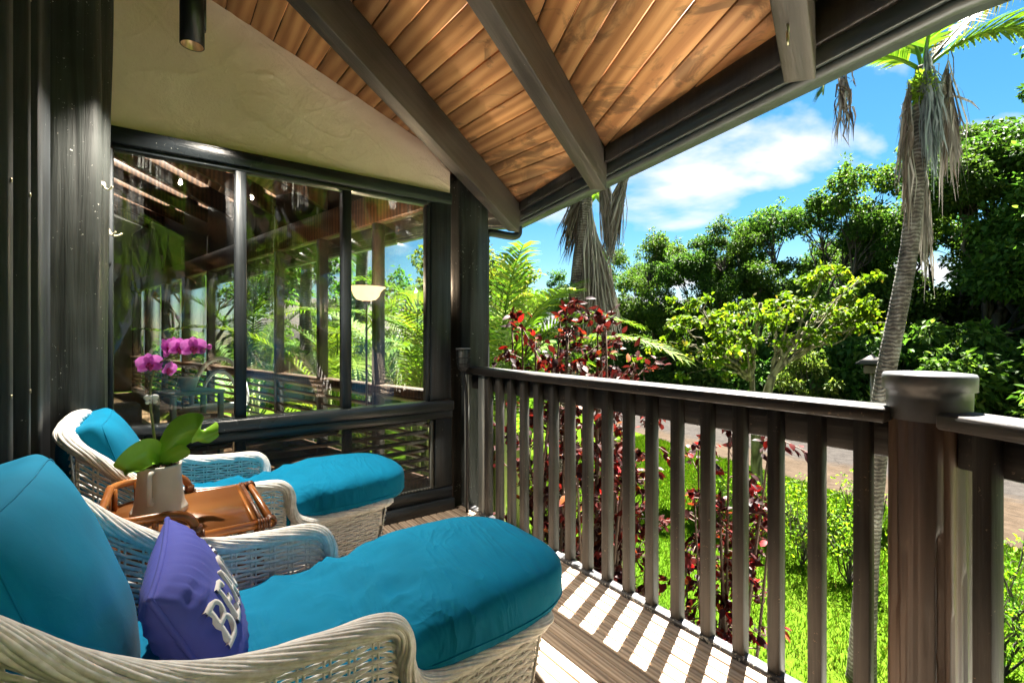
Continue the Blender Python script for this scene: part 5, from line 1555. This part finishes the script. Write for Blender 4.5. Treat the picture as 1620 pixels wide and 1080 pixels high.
# tall rank grass at the far kerb
tg = MB(); n = 9000
yy_ = rs.uniform(-2, 24, n); xx_ = 20.0 + np.interp(yy_, [-2, 9, 14, 22, 25], [0, 0.3, 1.3, 4.8, 6]) + rs.uniform(0, 1.8, n)
P = np.stack([xx_, yy_, np.full(n, GZ)], 1); hh = rs.uniform(0.35, 1.2, n)[:, None]; d = rs.normal(size=(n, 3)) * 0.35; d[:, 2] = 1
tip = P + d * hh; sd = unit(rs.normal(size=(n, 3)) * np.array([1, 1, 0])) * 0.02
V = np.stack([P - sd, P + sd, tip], 1).reshape(-1, 3)
tg.add(V, np.arange(3 * n).reshape(-1, 3), leaf_cols(n, [(3, (0.05, 0.12, 0.02)), (2, (0.09, 0.18, 0.03))], 3))
tag(obj('rank_grass', tg, M['blade']), 'tall rank grass along the far side of the road', 'grass', kind='stuff')

# lawn blades
n = 130000
q = rs.uniform(size=(n, 2)); xx_ = 5.03 + 9.2 * q[:, 0] ** 0.8; yy_ = -1.5 + 12.5 * q[:, 1]
keep = xx_ < np.interp(yy_, [p[1] for p in near], [p[0] for p in near]) - 0.02
xx_, yy_ = xx_[keep], yy_[keep]; n = len(xx_)
P = np.stack([xx_, yy_, np.full(n, GZ)], 1); dist = np.hypot(xx_, yy_)[:, None]
hh = rs.uniform(0.035, 0.095, n)[:, None]; d = rs.normal(size=(n, 3)) * 0.45; d[:, 2] = 1
sd = unit(rs.normal(size=(n, 3)) * np.array([1, 1, 0])) * (0.0028 + 0.0007 * dist)
V = np.stack([P - sd, P + sd, P + d * hh], 1).reshape(-1, 3)
gm = MB().add(V, np.arange(3 * n).reshape(-1, 3), leaf_cols(n, [(4, (0.030, 0.074, 0.003)), (4, (0.046, 0.090, 0.005)), (2, (0.068, 0.106, 0.008)), (0.7, (0.09, 0.085, 0.02))], 3))
tag(obj('grass', gm, M['blade']), 'bright green lawn grass below the deck', 'grass', kind='stuff')

# ------------------------------------------------------------------ lime green tree by the road
lt = thing('lime_tree', 'small spreading lime green tree at the near road edge', 'tree', (10.9, 5.45, GZ))
B0 = np.array([10.9, 5.45, GZ]); wood = MB()
def L_(p): return np.array(p, float) - B0
fork = L_((10.92, 5.17, 0.30)); f2 = L_((10.55, 5.43, 0.20))
wood.add(*tube(catmull([(0, 0, -0.1), (-0.12, 0.0, 0.7), L_((10.72, 5.33, -0.9)), L_((10.8, 5.27, -0.3)), fork], 5), np.linspace(0.13, 0.085, 21), 9))
wood.add(*tube(catmull([(-0.1, 0.05, 0.6), L_((10.62, 5.42, -0.9)), f2, L_((10.58, 5.40, 1.0)), L_((10.70, 5.31, 1.92))], 5), np.linspace(0.075, 0.04, 21), 8))
tipsL = [(11.2, 4.95, 1.2), (11.6, 4.7, 1.25), (12.0, 4.35, 1.95), (12.3, 4.15, 1.6), (12.7, 3.85, 1.45), (11.8, 4.5, 2.4), (11.35, 4.85, 2.05), (11.0, 5.1, 1.6), (12.5, 4.3, 2.0), (12.1, 4.0, 2.3), (11.5, 5.3, 1.9), (12.4, 4.9, 1.7), (11.9, 3.9, 1.4), (12.8, 4.1, 1.7), (11.6, 4.3, 2.6)]
tipsR = [(10.2, 5.7, 0.8), (9.9, 5.9, 1.3), (9.3, 6.35, 1.05), (9.7, 6.05, 0.6), (10.1, 6.2, 1.5), (10.4, 5.2, 1.5), (9.5, 6.0, 1.6), (10.0, 5.3, 1.1), (10.4, 6.0, 0.9), (9.4, 6.6, 0.8), (10.0, 6.4, 1.9), (10.6, 5.7, 1.8), (9.2, 6.4, 1.4), (9.6, 5.7, 0.9)]
C = []; Rr = []
for T_, root in ((tipsL, fork), (tipsR, f2)):
    for p in T_:
        p = L_(p); mid = limb(wood, root, root + (p - root) * 0.6, 0.045, 0.022, 0.07, 6, 6)[-1]
        limb(wood, mid, p, 0.02, 0.006, 0.08, 5, 5)
        for k in range(5):
            c = p + rs.normal(size=3) * np.array([0.30, 0.30, 0.13]); limb(wood, p - (p - mid) * rs.uniform(0, 0.7), c, 0.008, 0.003, 0.1, 4, 3)
            C.append(c); Rr.append(rs.uniform(0.13, 0.25))
obj('trunk', wood, M['bark_moss'], lt, smooth=True)
cr = MB(); n = len(C) * 36; c = np.repeat(np.array(C), 36, 0); r_ = np.repeat(np.array(Rr), 36)
P = c + rdir(n) * (r_ * rs.uniform(0.2, 1, n))[:, None] * np.array([1.2, 1.2, 0.6])
V, F = leaf_arrays8(P, unit(rs.normal(size=(n, 3)) + np.array([0, 0, -0.5])), unit(rs.normal(size=(n, 3)) * 0.5 + np.array([0, 0, 1.0])), rs.uniform(0.075, 0.14, n), rs.uniform(0.07, 0.115, n))
cr.add(V, F, leaf_cols(n, LIME, 8))
obj('crown', cr, M['leaf_bright'], lt)
# pink flowering branch tip at the right edge
pf = thing('pink_shrub', 'sparse shrub with pink blossoms at the right edge', 'shrub', (15.2, -2.2, GZ))
wood = MB(); fl = MB(); lfm = MB()
for k in range(9):
    a = rs.uniform(0, 6.28); e_ = np.array([1.1 * math.cos(a), 1.1 * math.sin(a), rs.uniform(2.6, 4.6)])
    pth = limb(wood, (0, 0, 0), e_, 0.04, 0.01, 0.06, 7, 6)
    for j in range(5):
        q = e_ + rs.normal(size=3) * 0.35; limb(wood, e_ * 0.95, q, 0.01, 0.004, 0.1, 4, 4)
        clump_leaves(lfm, [q], [0.22], 14, 0.11, 0.06, LIME)
        if rs.uniform() < 0.8: clump_leaves(fl, [q + np.array([0, 0, 0.08])], [0.11], 16, 0.06, 0.045, [(1, (0.65, 0.14, 0.42)), (1, (0.75, 0.25, 0.55))])
obj('trunk', wood, M['bark_moss'], pf, smooth=True); obj('foliage', lfm, M['leaf_bright'], pf); obj('blossoms', fl, M['leaf_bright'], pf)

# ------------------------------------------------------------------ palms
def frond_arrays(base, az, length, elev, droop, nl=46, ll=0.55, wid=0.032, vlift=0.25, hang=0.25, fwd=0.55, start=0.16, twist=0.0, rw=0.022):
    """rachis curve and leaflets; returns (V,F) for leaflets and rachis"""
    k = 22; P = [np.array(base, float)]; el = elev; step = length / k
    for i in range(k):
        P.append(P[-1] + step * np.array([math.cos(el) * math.cos(az), math.cos(el) * math.sin(az), math.sin(el)]))
        el -= droop / k * (0.5 + i / k); az += twist / k
    P = np.array(P); rv = tube(P, np.linspace(rw, 0.004, k + 1), 5, cap=False)
    T = unit(np.gradient(P, axis=0)); s = np.linspace(0, 1, k + 1)
    ts = np.linspace(start, 0.995, nl); V = []; F = []
    for sd in (-1, 1):
        for j, t in enumerate(ts):
            p = np.array([np.interp(t, s, P[:, a]) for a in range(3)]); tt = unit(np.array([np.interp(t, s, T[:, a]) for a in range(3)]))
            side = unit(np.cross(tt, (0, 0, 1.0)) + 1e-6) * sd
            upv = np.cross(side, tt) * sd
            if upv[2] < 0: upv = -upv
            l = ll * (0.35 + 0.65 * math.sin(math.pi * min(1, (t - start) / (1 - start) * 0.85 + 0.12))) * rs.uniform(0.88, 1.1)
            d = unit(side * 1.0 + tt * (fwd + 0.5 * t) + upv * vlift + rs.normal(size=3) * 0.06)
            m = p + d * l * 0.5 + np.array([0, 0, -hang * 0.18 * l]); d2_ = unit(d + np.array([0, 0, -hang * 1.6])); e_ = m + d2_ * l * 0.5
            wv = unit(np.cross(d, upv)) * wid
            b = len(V); V += [p - wv * 0.4, p + wv * 0.4, m - wv * 0.5 + upv * 0.004, m + wv * 0.5 + upv * 0.004, e_]
            F += [(b, b + 1, b + 3, b + 2)]
            F.append((b + 2, b + 3, b + 4, b + 4))
    V = np.array(V); Fq = np.array([f for f in F if f[2] != f[3]]); Ft = np.array([f[:3] for f in F if f[2] == f[3]])
    return V, [Fq, Ft], rv
PALMG = [(3, (0.07, 0.14, 0.012)), (3, (0.10, 0.18, 0.015)), (1, (0.16, 0.21, 0.022))]
DEAD = [(3, (0.19, 0.17, 0.145)), (3, (0.27, 0.25, 0.22)), (2, (0.10, 0.08, 0.06))]
BRONZE = [(2, (0.08, 0.07, 0.02)), (2, (0.06, 0.085, 0.014)), (1, (0.12, 0.09, 0.025))]
def add_frond(parent, mat, palette, name='frond', **kw):
    V, F, rv = frond_arrays(**kw)
    mb = MB(); nl = len(V) // 5
    mb.add(V, F, leaf_cols(nl, palette, 5))
    rc_ = np.array(palette[0][1]) * 1.5
    mb.add(rv[0], rv[1], rc_)
    return obj(name, mb, M[mat], parent)
def palm_trunk(parent, path, r0, r1, flare=1.5):
    P = catmull(path, 10); n = len(P); s = np.linspace(0, 1, n)
    r = (r0 + (r1 - r0) * s) * (1 + (flare - 1) * np.exp(-s * 14)) * (1 + 0.02 * np.sin(np.arange(n) * 2.2))
    return obj('trunk', MB().add(*tube(P, r, 18)), M['palm_trunk'], parent, smooth=True)
p1 = thing('leaning_palm', 'tall leaning palm with grey dead fronds, its trunk crossing in front of the trees', 'palm', (5.72, 1.83, GZ))
o1 = np.array([5.72, 1.83, GZ])
path1 = np.array([(5.722, 1.832, -2.40), (5.75, 1.81, -1.6), (5.789, 1.783, -0.88), (5.85, 1.735, 0.0), (5.919, 1.689, 0.726), (6.049, 1.594, 1.561), (6.127, 1.537, 2.139), (6.189, 1.492, 2.974), (6.21, 1.477, 3.488), (6.231, 1.462, 3.9)]) - o1
palm_trunk(p1, path1, 0.105, 0.060, 1.3)
top1 = np.array([6.231, 1.462, 3.85]) - o1
# view-right is direction (c,-s) = about -36 degrees
A0 = -36.0
for az, L, el, dr, pal, mt, kw in [(A0 + 6, 1.9, 52, 0.6, BRONZE, 'frond', dict(hang=0.8, ll=0.55)), (A0 - 22, 1.25, 46, 2.1, PALMG, 'frond', dict(ll=0.4)), (A0 + 70, 1.5, 70, 1.2, PALMG, 'frond', dict(ll=0.45)),
                                   (A0 + 172, 1.15, 40, 2.2, PALMG, 'frond', dict(ll=0.36)), (A0 + 250, 1.4, 72, 1.2, PALMG, 'frond', dict(ll=0.45))]:
    add_frond(p1, mt, pal, base=top1, az=R(az), length=L, elev=R(el), droop=dr, **kw)
sd_ = MB(); n = 900; dd = rdir(n); P = top1 + np.array([-0.09, -0.02, -0.20]) + dd * rs.uniform(0.5, 1, n)[:, None] * np.array([0.11, 0.11, 0.17])
V, F = leaf_arrays(P, dd, rdir(n), np.full(n, 0.035), np.full(n, 0.022)); sd_.add(V, F, leaf_cols(n, [(1, (0.12, 0.2, 0.02)), (1, (0.2, 0.27, 0.03))], 4))
obj('seed_cluster', sd_, M['leaf'], p1)

p2_ = thing('shaggy_palm', 'palm with a long skirt of dead fronds behind the red leaved shrub', 'palm', (5.378, 5.98, GZ))
o2 = np.array([5.378, 5.98, GZ])
path2 = np.array([(5.378, 5.98, -2.4), (5.421, 5.948, -0.609), (5.524, 5.873, 1.298), (5.61, 5.811, 2.358), (5.695, 5.749, 3.312), (5.781, 5.686, 4.265), (5.824, 5.655, 4.9)]) - o2
palm_trunk(p2_, path2, 0.12, 0.09)
top2 = np.array([5.824, 5.655, 4.8]) - o2
for k in range(11):
    add_frond(p2_, 'frond', PALMG, base=top2, az=R(k * 33 + 10), length=rs.uniform(1.8, 2.4), elev=R(rs.uniform(15, 65)), droop=rs.uniform(1.4, 2.3))
# dead skirt: long hanging leaflets in bundles
def skirt(parent, name, top, bot, spread, n, pal, wid=0.011, org=None):
    org = o2 if org is None else org
    top = np.array(top, float) - org; bot = np.array(bot, float) - org; mb = MB()
    for k in range(n):
        a = top + rs.normal(size=3) * np.array([spread * 0.25, spread * 0.25, 0.12]); b = bot + rs.normal(size=3) * np.array([spread, spread, 0.22])
        a = a + (b - a) * rs.uniform(0, 0.35)
        m = (a + b) / 2 + rs.normal(size=3) * spread * 0.35 + np.array([0, 0, 0.1])
        P = np.array([a, (a + m) / 2 + rs.normal(size=3) * 0.01, m, (m + b) / 2 + rs.normal(size=3) * 0.02, b]); s_ = unit(np.cross(b - a, rs.normal(size=3))) * wid * rs.uniform(0.6, 1.4)
        w = np.array([0.6, 1, 1, 0.8, 0.1])[:, None]
        V = np.concatenate([P - s_ * w, P + s_ * w]); F = np.array([(i, i + 1, 6 + i, 5 + i) for i in range(4)])
        mb.add(V, F, leaf_cols(1, pal, 10))
    return obj(name, mb, M['frond_dead'], parent)
skirt(p2_, 'dead_frond', (5.75, 5.70, 3.4), (5.72, 5.66, 1.55), 0.085, 330, DEAD)
skirt(p2_, 'dead_frond', (5.78, 5.68, 3.0), (5.98, 5.48, 1.25), 0.10, 330, DEAD)
skirt(p2_, 'dead_frond', (5.70, 5.74, 3.75), (5.45, 5.93, 2.7), 0.09, 160, [(2, (0.05, 0.033, 0.025)), (2, (0.10, 0.08, 0.065))])
skirt(p2_, 'dead_frond', (6.28, 5.33, 3.95), (6.05, 5.50, 2.75), 0.07, 170, DEAD)
skirt(p2_, 'dead_frond', (5.9, 5.6, 4.3), (6.05, 5.5, 2.6), 0.06, 130, DEAD)
stalk = MB().add(*tube(catmull([top2, np.array([6.1, 5.46, 4.55]) - o2, np.array([6.26, 5.34, 4.1]) - o2, np.array([6.2, 5.4, 3.3]) - o2], 6), np.linspace(0.03, 0.012, 19), 6)).add(*tube(catmull([top2 + np.array([0, 0, -0.3]), np.array([5.98, 5.55, 3.7]) - o2, np.array([6.0, 5.52, 3.0]) - o2, np.array([5.86, 5.6, 2.4]) - o2], 6), np.linspace(0.03, 0.012, 19), 6))
sk = obj('dead_stalk', stalk, m_plain('dead_stalk_brown', (0.14, 0.10, 0.07), 0.8), p2_, smooth=True)

BLUEG = [(3, (0.20, 0.24, 0.24)), (2, (0.14, 0.17, 0.165))]
for tp_, bt_, sp_, n_s, pal_ in [((6.094, 1.400, 3.938), (6.129, 1.375, 3.019), 0.042, 110, BLUEG),
    ((6.123, 1.417, 3.818), (6.204, 1.357, 3.094), 0.04, 90, BLUEG),
    ((6.357, 1.308, 3.769), (6.423, 1.259, 2.968), 0.055, 90, DEAD),
    ((6.399, 1.302, 3.742), (6.347, 1.340, 3.123), 0.05, 70, DEAD),
    ((6.033, 1.544, 3.528), (6.053, 1.529, 2.479), 0.025, 60, DEAD),
    ((6.064, 1.521, 3.655), (6.002, 1.566, 2.892), 0.03, 60, DEAD),
    ((6.305, 1.469, 2.896), (6.321, 1.458, 1.942), 0.025, 60, DEAD),
    ((5.384, 1.893, 3.677), (5.419, 1.867, 3.335), 0.05, 60, DEAD)]:
    skirt(p1, 'dead_frond', tp_, bt_, sp_, n_s, pal_, 0.009, o1)
def areca(label, loc, n, L, seed, pal=PALMG, group='feathery palms beside the house', hgt=(0.2, 1.4)):
    o = thing('areca_palm', label, 'palm', loc, 0, group)
    stems = MB()
    for k in range(n):
        a = 2 * math.pi * (k + rs.uniform(-0.3, 0.3)) / n * 2.4
        h = rs.uniform(*hgt); b = np.array([0.18 * math.cos(a), 0.18 * math.sin(a), h])
        stems.add(*tube([(b[0] * 0.5, b[1] * 0.5, 0), b], 0.035, 7))
        add_frond(o, 'frond', pal, base=b, az=a, length=L * rs.uniform(0.8, 1.15), elev=R(rs.uniform(48, 80)), droop=rs.uniform(1.0, 1.9), nl=40, ll=0.5, wid=0.034, vlift=0.35, hang=0.3)
    obj('stems', stems, m_plain('cane_green', (0.2, 0.24, 0.05), 0.5), o, smooth=True)
    return o
areca('feathery palm just right of the round corner post', (3.75, 5.55, GZ), 20, 2.5, 1, hgt=(1.6, 3.0))
areca('feathery palm behind the shaggy palm foot', (5.3, 7.0, GZ), 16, 2.4, 2, hgt=(1.2, 2.6))
areca('feathery palm outside the right sunroom pane', (3.1, 6.7, GZ), 14, 2.7, 3, [(3, (0.11, 0.17, 0.014)), (3, (0.15, 0.20, 0.018)), (1, (0.19, 0.19, 0.02))], hgt=(0.8, 2.6))
areca('feathery palm outside the middle sunroom pane', (2.6, 9.0, GZ), 14, 2.8, 4, [(3, (0.11, 0.17, 0.014)), (3, (0.15, 0.20, 0.018))], hgt=(1.0, 3.2))
areca('feathery palm far along the sunroom wall', (1.6, 12.5, GZ), 14, 2.9, 5, hgt=(1.5, 3.2))
areca('tall feathery palm behind the neighbour side garden', (4.0, 13.5, GZ), 13, 2.8, 6, hgt=(2.0, 4.0))
areca('feathery palm in the garden behind the camera', (4.6, -4.2, GZ), 14, 2.8, 7, [(3, (0.11, 0.17, 0.014)), (3, (0.15, 0.20, 0.018))], hgt=(1.2, 3.0))
areca('second feathery palm in the garden behind the camera', (2.6, -6.0, GZ), 14, 2.8, 8, hgt=(1.2, 3.0))
for lab, xy, hh in (('straight ringed palm outside the middle window pane', (3.7, 11.0), 6.4), ('slim ringed palm left of the straight one', (2.7, 12.0), 6.0)):
    o = thing('ringed_palm', lab, 'palm', (xy[0], xy[1], GZ), 0, 'ringed palms beyond the sunroom')
    palm_trunk(o, [(0, 0, -0.1), (0.05, 0.02, hh * 0.35), (0.02, 0.1, hh * 0.7), (0.1, 0.12, hh)], 0.16, 0.12)
    for k in range(10):
        add_frond(o, 'frond', PALMG, base=(0.1, 0.12, hh - 0.05), az=R(k * 36), length=rs.uniform(1.8, 2.3), elev=R(rs.uniform(20, 70)), droop=rs.uniform(1.4, 2.2), nl=40)
# yellow green trees left of the gutter and around the house
YT = tree_variant(8.5, 2.7, 90, 110, 0.16, YELL, 0.34, tr=0.14)
GT = tree_variant(8.0, 3.0, 85, 110, 0.20, LIME[:2] + GREEN[1:], 0.3, tr=0.16)
for lab, loc, s, me in [('yellow green tree beyond the feathery palm beside the post', (7.6, 12.2, GZ), 0.86, YT), ('golden tree behind the feathery palms', (10.6, 15.6, GZ), 0.84, YT), ('green tree beyond the end of the sunroom', (5.5, 18.0, GZ), 1.0, GT),
                        ('broad tree beside the neighbouring house', (1.0, 21.0, GZ), 1.1, GT), ('tree left of the neighbouring house', (-3.5, 22.0, GZ), 1.15, YT), ('round tree in the garden behind the camera', (6.5, -9.5, GZ), 1.0, GT), ('tree far behind the camera', (2.0, -13.0, GZ), 1.1, YT), ('tree by the road behind the camera', (11.5, -9.0, GZ), 1.1, GT),
                        ('tree between the house and the road bend', (13.5, 20.5, GZ), 0.95, GT)]:
    place_tree('garden_tree', lab, 'tree', me, loc, rs.uniform(0, 6), s, 'trees around the house')

# ------------------------------------------------------------------ copper leaved shrubs outside the railing
RED = [(6, (0.022, 0.006, 0.006)), (4, (0.04, 0.009, 0.007)), (2, (0.08, 0.013, 0.009)), (1.2, (0.17, 0.016, 0.012)), (0.6, (0.15, 0.05, 0.012))]
leafcols = [(0.020, 0.006, 0.006), (0.032, 0.008, 0.007), (0.048, 0.010, 0.008), (0.085, 0.012, 0.009), (0.18, 0.015, 0.013), (0.055, 0.026, 0.011)]
leafme = []
for c_ in leafcols:
    for cu in (0.15, 0.45):
        mb = MB(); V, F = leaf_arrays8(np.zeros((1, 3)), np.array([[0, 1.0, 0]]), np.array([[0, 0, 1.0]]), np.array([0.105]), np.array([0.062]), 0.22, cu)
        mb.add(V, F, np.tile(np.array(c_), (8, 1))); leafme.append(mb.mesh('leaf', M['leaf_red'], True))
def copper_shrub(label, base, canes, n_obj, per, redness):
    base = np.array(base, float)
    o = thing('copperleaf_shrub', label, 'shrub', tuple(base), 0, 'copper leaved shrubs outside the railing')
    wood = MB(); rest = MB(); allp = []
    for cpts in canes:
        P = catmull(np.array(cpts, float) - base, 8); wood.add(*tube(P, np.linspace(0.018, 0.006, len(P)), 6))
        for i in range(4, len(P)):
            h = i / len(P)
            if rs.uniform() < 0.9 * h + 0.2:
                d = rdir(1, 0.3)[0]; e_ = P[i] + d * rs.uniform(0.08, 0.30)
                wood.add(*tube([P[i], (P[i] + e_) / 2 + rs.normal(size=3) * 0.01, e_], [0.005, 0.004, 0.002], 4, cap=False))
                for j in range(per): allp.append((P[i] + (e_ - P[i]) * rs.uniform(0.3, 1.05) + rs.normal(size=3) * 0.02, unit(d + rs.normal(size=3) * 0.7 + np.array([0, 0, -0.25]))))
        e_ = P[-1]
        for j in range(9): allp.append((e_ + rs.normal(size=3) * 0.03, unit(rs.normal(size=3) + np.array([0, 0, 0.35]))))
    obj('stem', wood, m_plain('copper_stem', (0.10, 0.06, 0.04), 0.8), o, smooth=True)
    rs.shuffle(allp)
    for p, d in allp[:n_obj]:
        nrm = unit(rs.normal(size=3) * 0.6 + np.array([0, 0, 1.0])); xa = unit(np.cross(d, nrm)); za = np.cross(xa, d); s = rs.uniform(0.5, 0.88)
        w = np.array([3, 3, 2, 1.2 * redness, 0.8 * redness, 0.8]); k = rs.choice(6, p=w / w.sum())
        Mx = Matrix(((xa[0] * s, d[0] * s, za[0] * s, p[0]), (xa[1] * s, d[1] * s, za[1] * s, p[1]), (xa[2] * s, d[2] * s, za[2] * s, p[2]), (0, 0, 0, 1)))
        link('leaf', leafme[k * 2 + rs.randint(2)], o, matrix=Mx)
    tail = allp[n_obj:]
    if tail:
        P = np.array([a for a, b in tail]); D = np.array([b for a, b in tail]); n = len(P)
        V, F = leaf_arrays8(P, D, unit(rs.normal(size=(n, 3)) * 0.6 + np.array([0, 0, 1.0])), rs.uniform(0.05, 0.085, n), rs.uniform(0.03, 0.048, n))
        rest.add(V, F, leaf_cols(n, RED[:3] + [(1.2 * redness, RED[3][1]), (0.8, RED[4][1])], 8))
        f = obj('foliage', rest, M['leaf_red'], o); f['kind'] = 'stuff'
canesA = []
for k in range(38):
    t_ = rs.uniform(); bx_, by_ = 2.35 + rs.uniform(-0.3, 0.5), 2.55 + rs.uniform(-0.5, 0.4)
    tx_, ty_ = bx_ + rs.uniform(-0.25, 0.35), by_ + rs.uniform(-0.3, 0.25); tz = rs.uniform(0.3, 1.32) if k % 3 else rs.uniform(-0.5, 0.4)
    canesA.append([(bx_, by_, GZ), ((bx_ + tx_) / 2 + rs.uniform(-0.1, 0.1), (by_ + ty_) / 2 + rs.uniform(-0.1, 0.1), (GZ + tz) / 2), (tx_, ty_, tz)])
canesA += [[(2.4, 2.6, GZ), (2.35, 2.75, -0.4), (2.42, 2.70, 1.34)], [(2.35, 2.7, GZ), (2.3, 2.8, -0.3), (2.28, 2.83, 1.12)], [(2.5, 2.5, GZ), (2.6, 2.5, 0.0), (2.62, 2.45, 1.22)], [(2.7, 2.3, GZ), (2.78, 2.2, -0.6), (2.75, 2.1, 0.55)]]
copper_shrub('tall copper leaved shrub outside the railing by the corner post', (2.4, 2.6, GZ), canesA, 290, 15, 0.6)
canesB = []
for k in range(13):
    bx_, by_ = 2.95 + rs.uniform(-0.2, 0.2), 1.80 + rs.uniform(-0.2, 0.2); tx_, ty_ = bx_ + rs.uniform(-0.15, 0.25), by_ + rs.uniform(-0.22, 0.15); tz = rs.uniform(-0.6, 0.66)
    canesB.append([(bx_, by_, GZ), ((bx_ + tx_) / 2, (by_ + ty_) / 2, (GZ + tz) / 2), (tx_, ty_, tz)])
canesB += [[(2.95, 1.8, GZ), (3.0, 1.85, -0.8), (3.0, 1.86, 0.68)], [(3.0, 1.7, GZ), (3.05, 1.6, -0.7), (3.15, 1.5, 0.52)]]
copper_shrub('smaller red leaved shrub seen through the middle balusters', (2.95, 1.8, GZ), canesB, 240, 13, 1.6)

# low flowering shrubs on the lawn
def lawn_shrub(label, xy, h, nst):
    o = thing('lawn_shrub', label, 'shrub', (xy[0], xy[1], GZ), 0, 'thin stemmed shrubs on the lawn')
    wood = MB(); lf = MB()
    for k in range(nst):
        a = rs.uniform(0, 6.28); e_ = np.array([0.42 * math.cos(a) * rs.uniform(0.4, 1.2), 0.42 * math.sin(a) * rs.uniform(0.4, 1.2), h * rs.uniform(0.6, 1.05)])
        pth = limb(wood, (0, 0, 0), e_, 0.014, 0.005, 0.06, 6, 5)
        for j in range(6):
            q = pth[rs.randint(2, 6)] + rs.normal(size=3) * 0.12; limb(wood, pth[rs.randint(2, 6)], q, 0.004, 0.002, 0.1, 4, 3)
            clump_leaves(lf, [q], [0.13], 16, 0.055, 0.03, [(3, (0.08, 0.18, 0.015)), (3, (0.14, 0.25, 0.02)), (1, (0.22, 0.3, 0.03))])
    obj('stem', wood, M['bark_dark'], o, smooth=True); obj('foliage', lf, M['leaf_bright'], o)
for lab, xy, h, nst in [('sparse lawn shrub nearest the copper leaved shrub', (8.27, 4.6), 1.0, 8), ('lawn shrub in front of the lime tree trunk', (8.15, 4.0), 1.0, 8), ('fuller lawn shrub left of the leaning palm base', (7.9, 3.3), 1.35, 12), ('lawn shrub touching the leaning palm trunk', (7.85, 2.65), 1.35, 12), ('twiggy lawn shrub right of the worn railing post', (7.0, 1.0), 1.35, 12)]:
    lawn_shrub(lab, xy, h, nst)
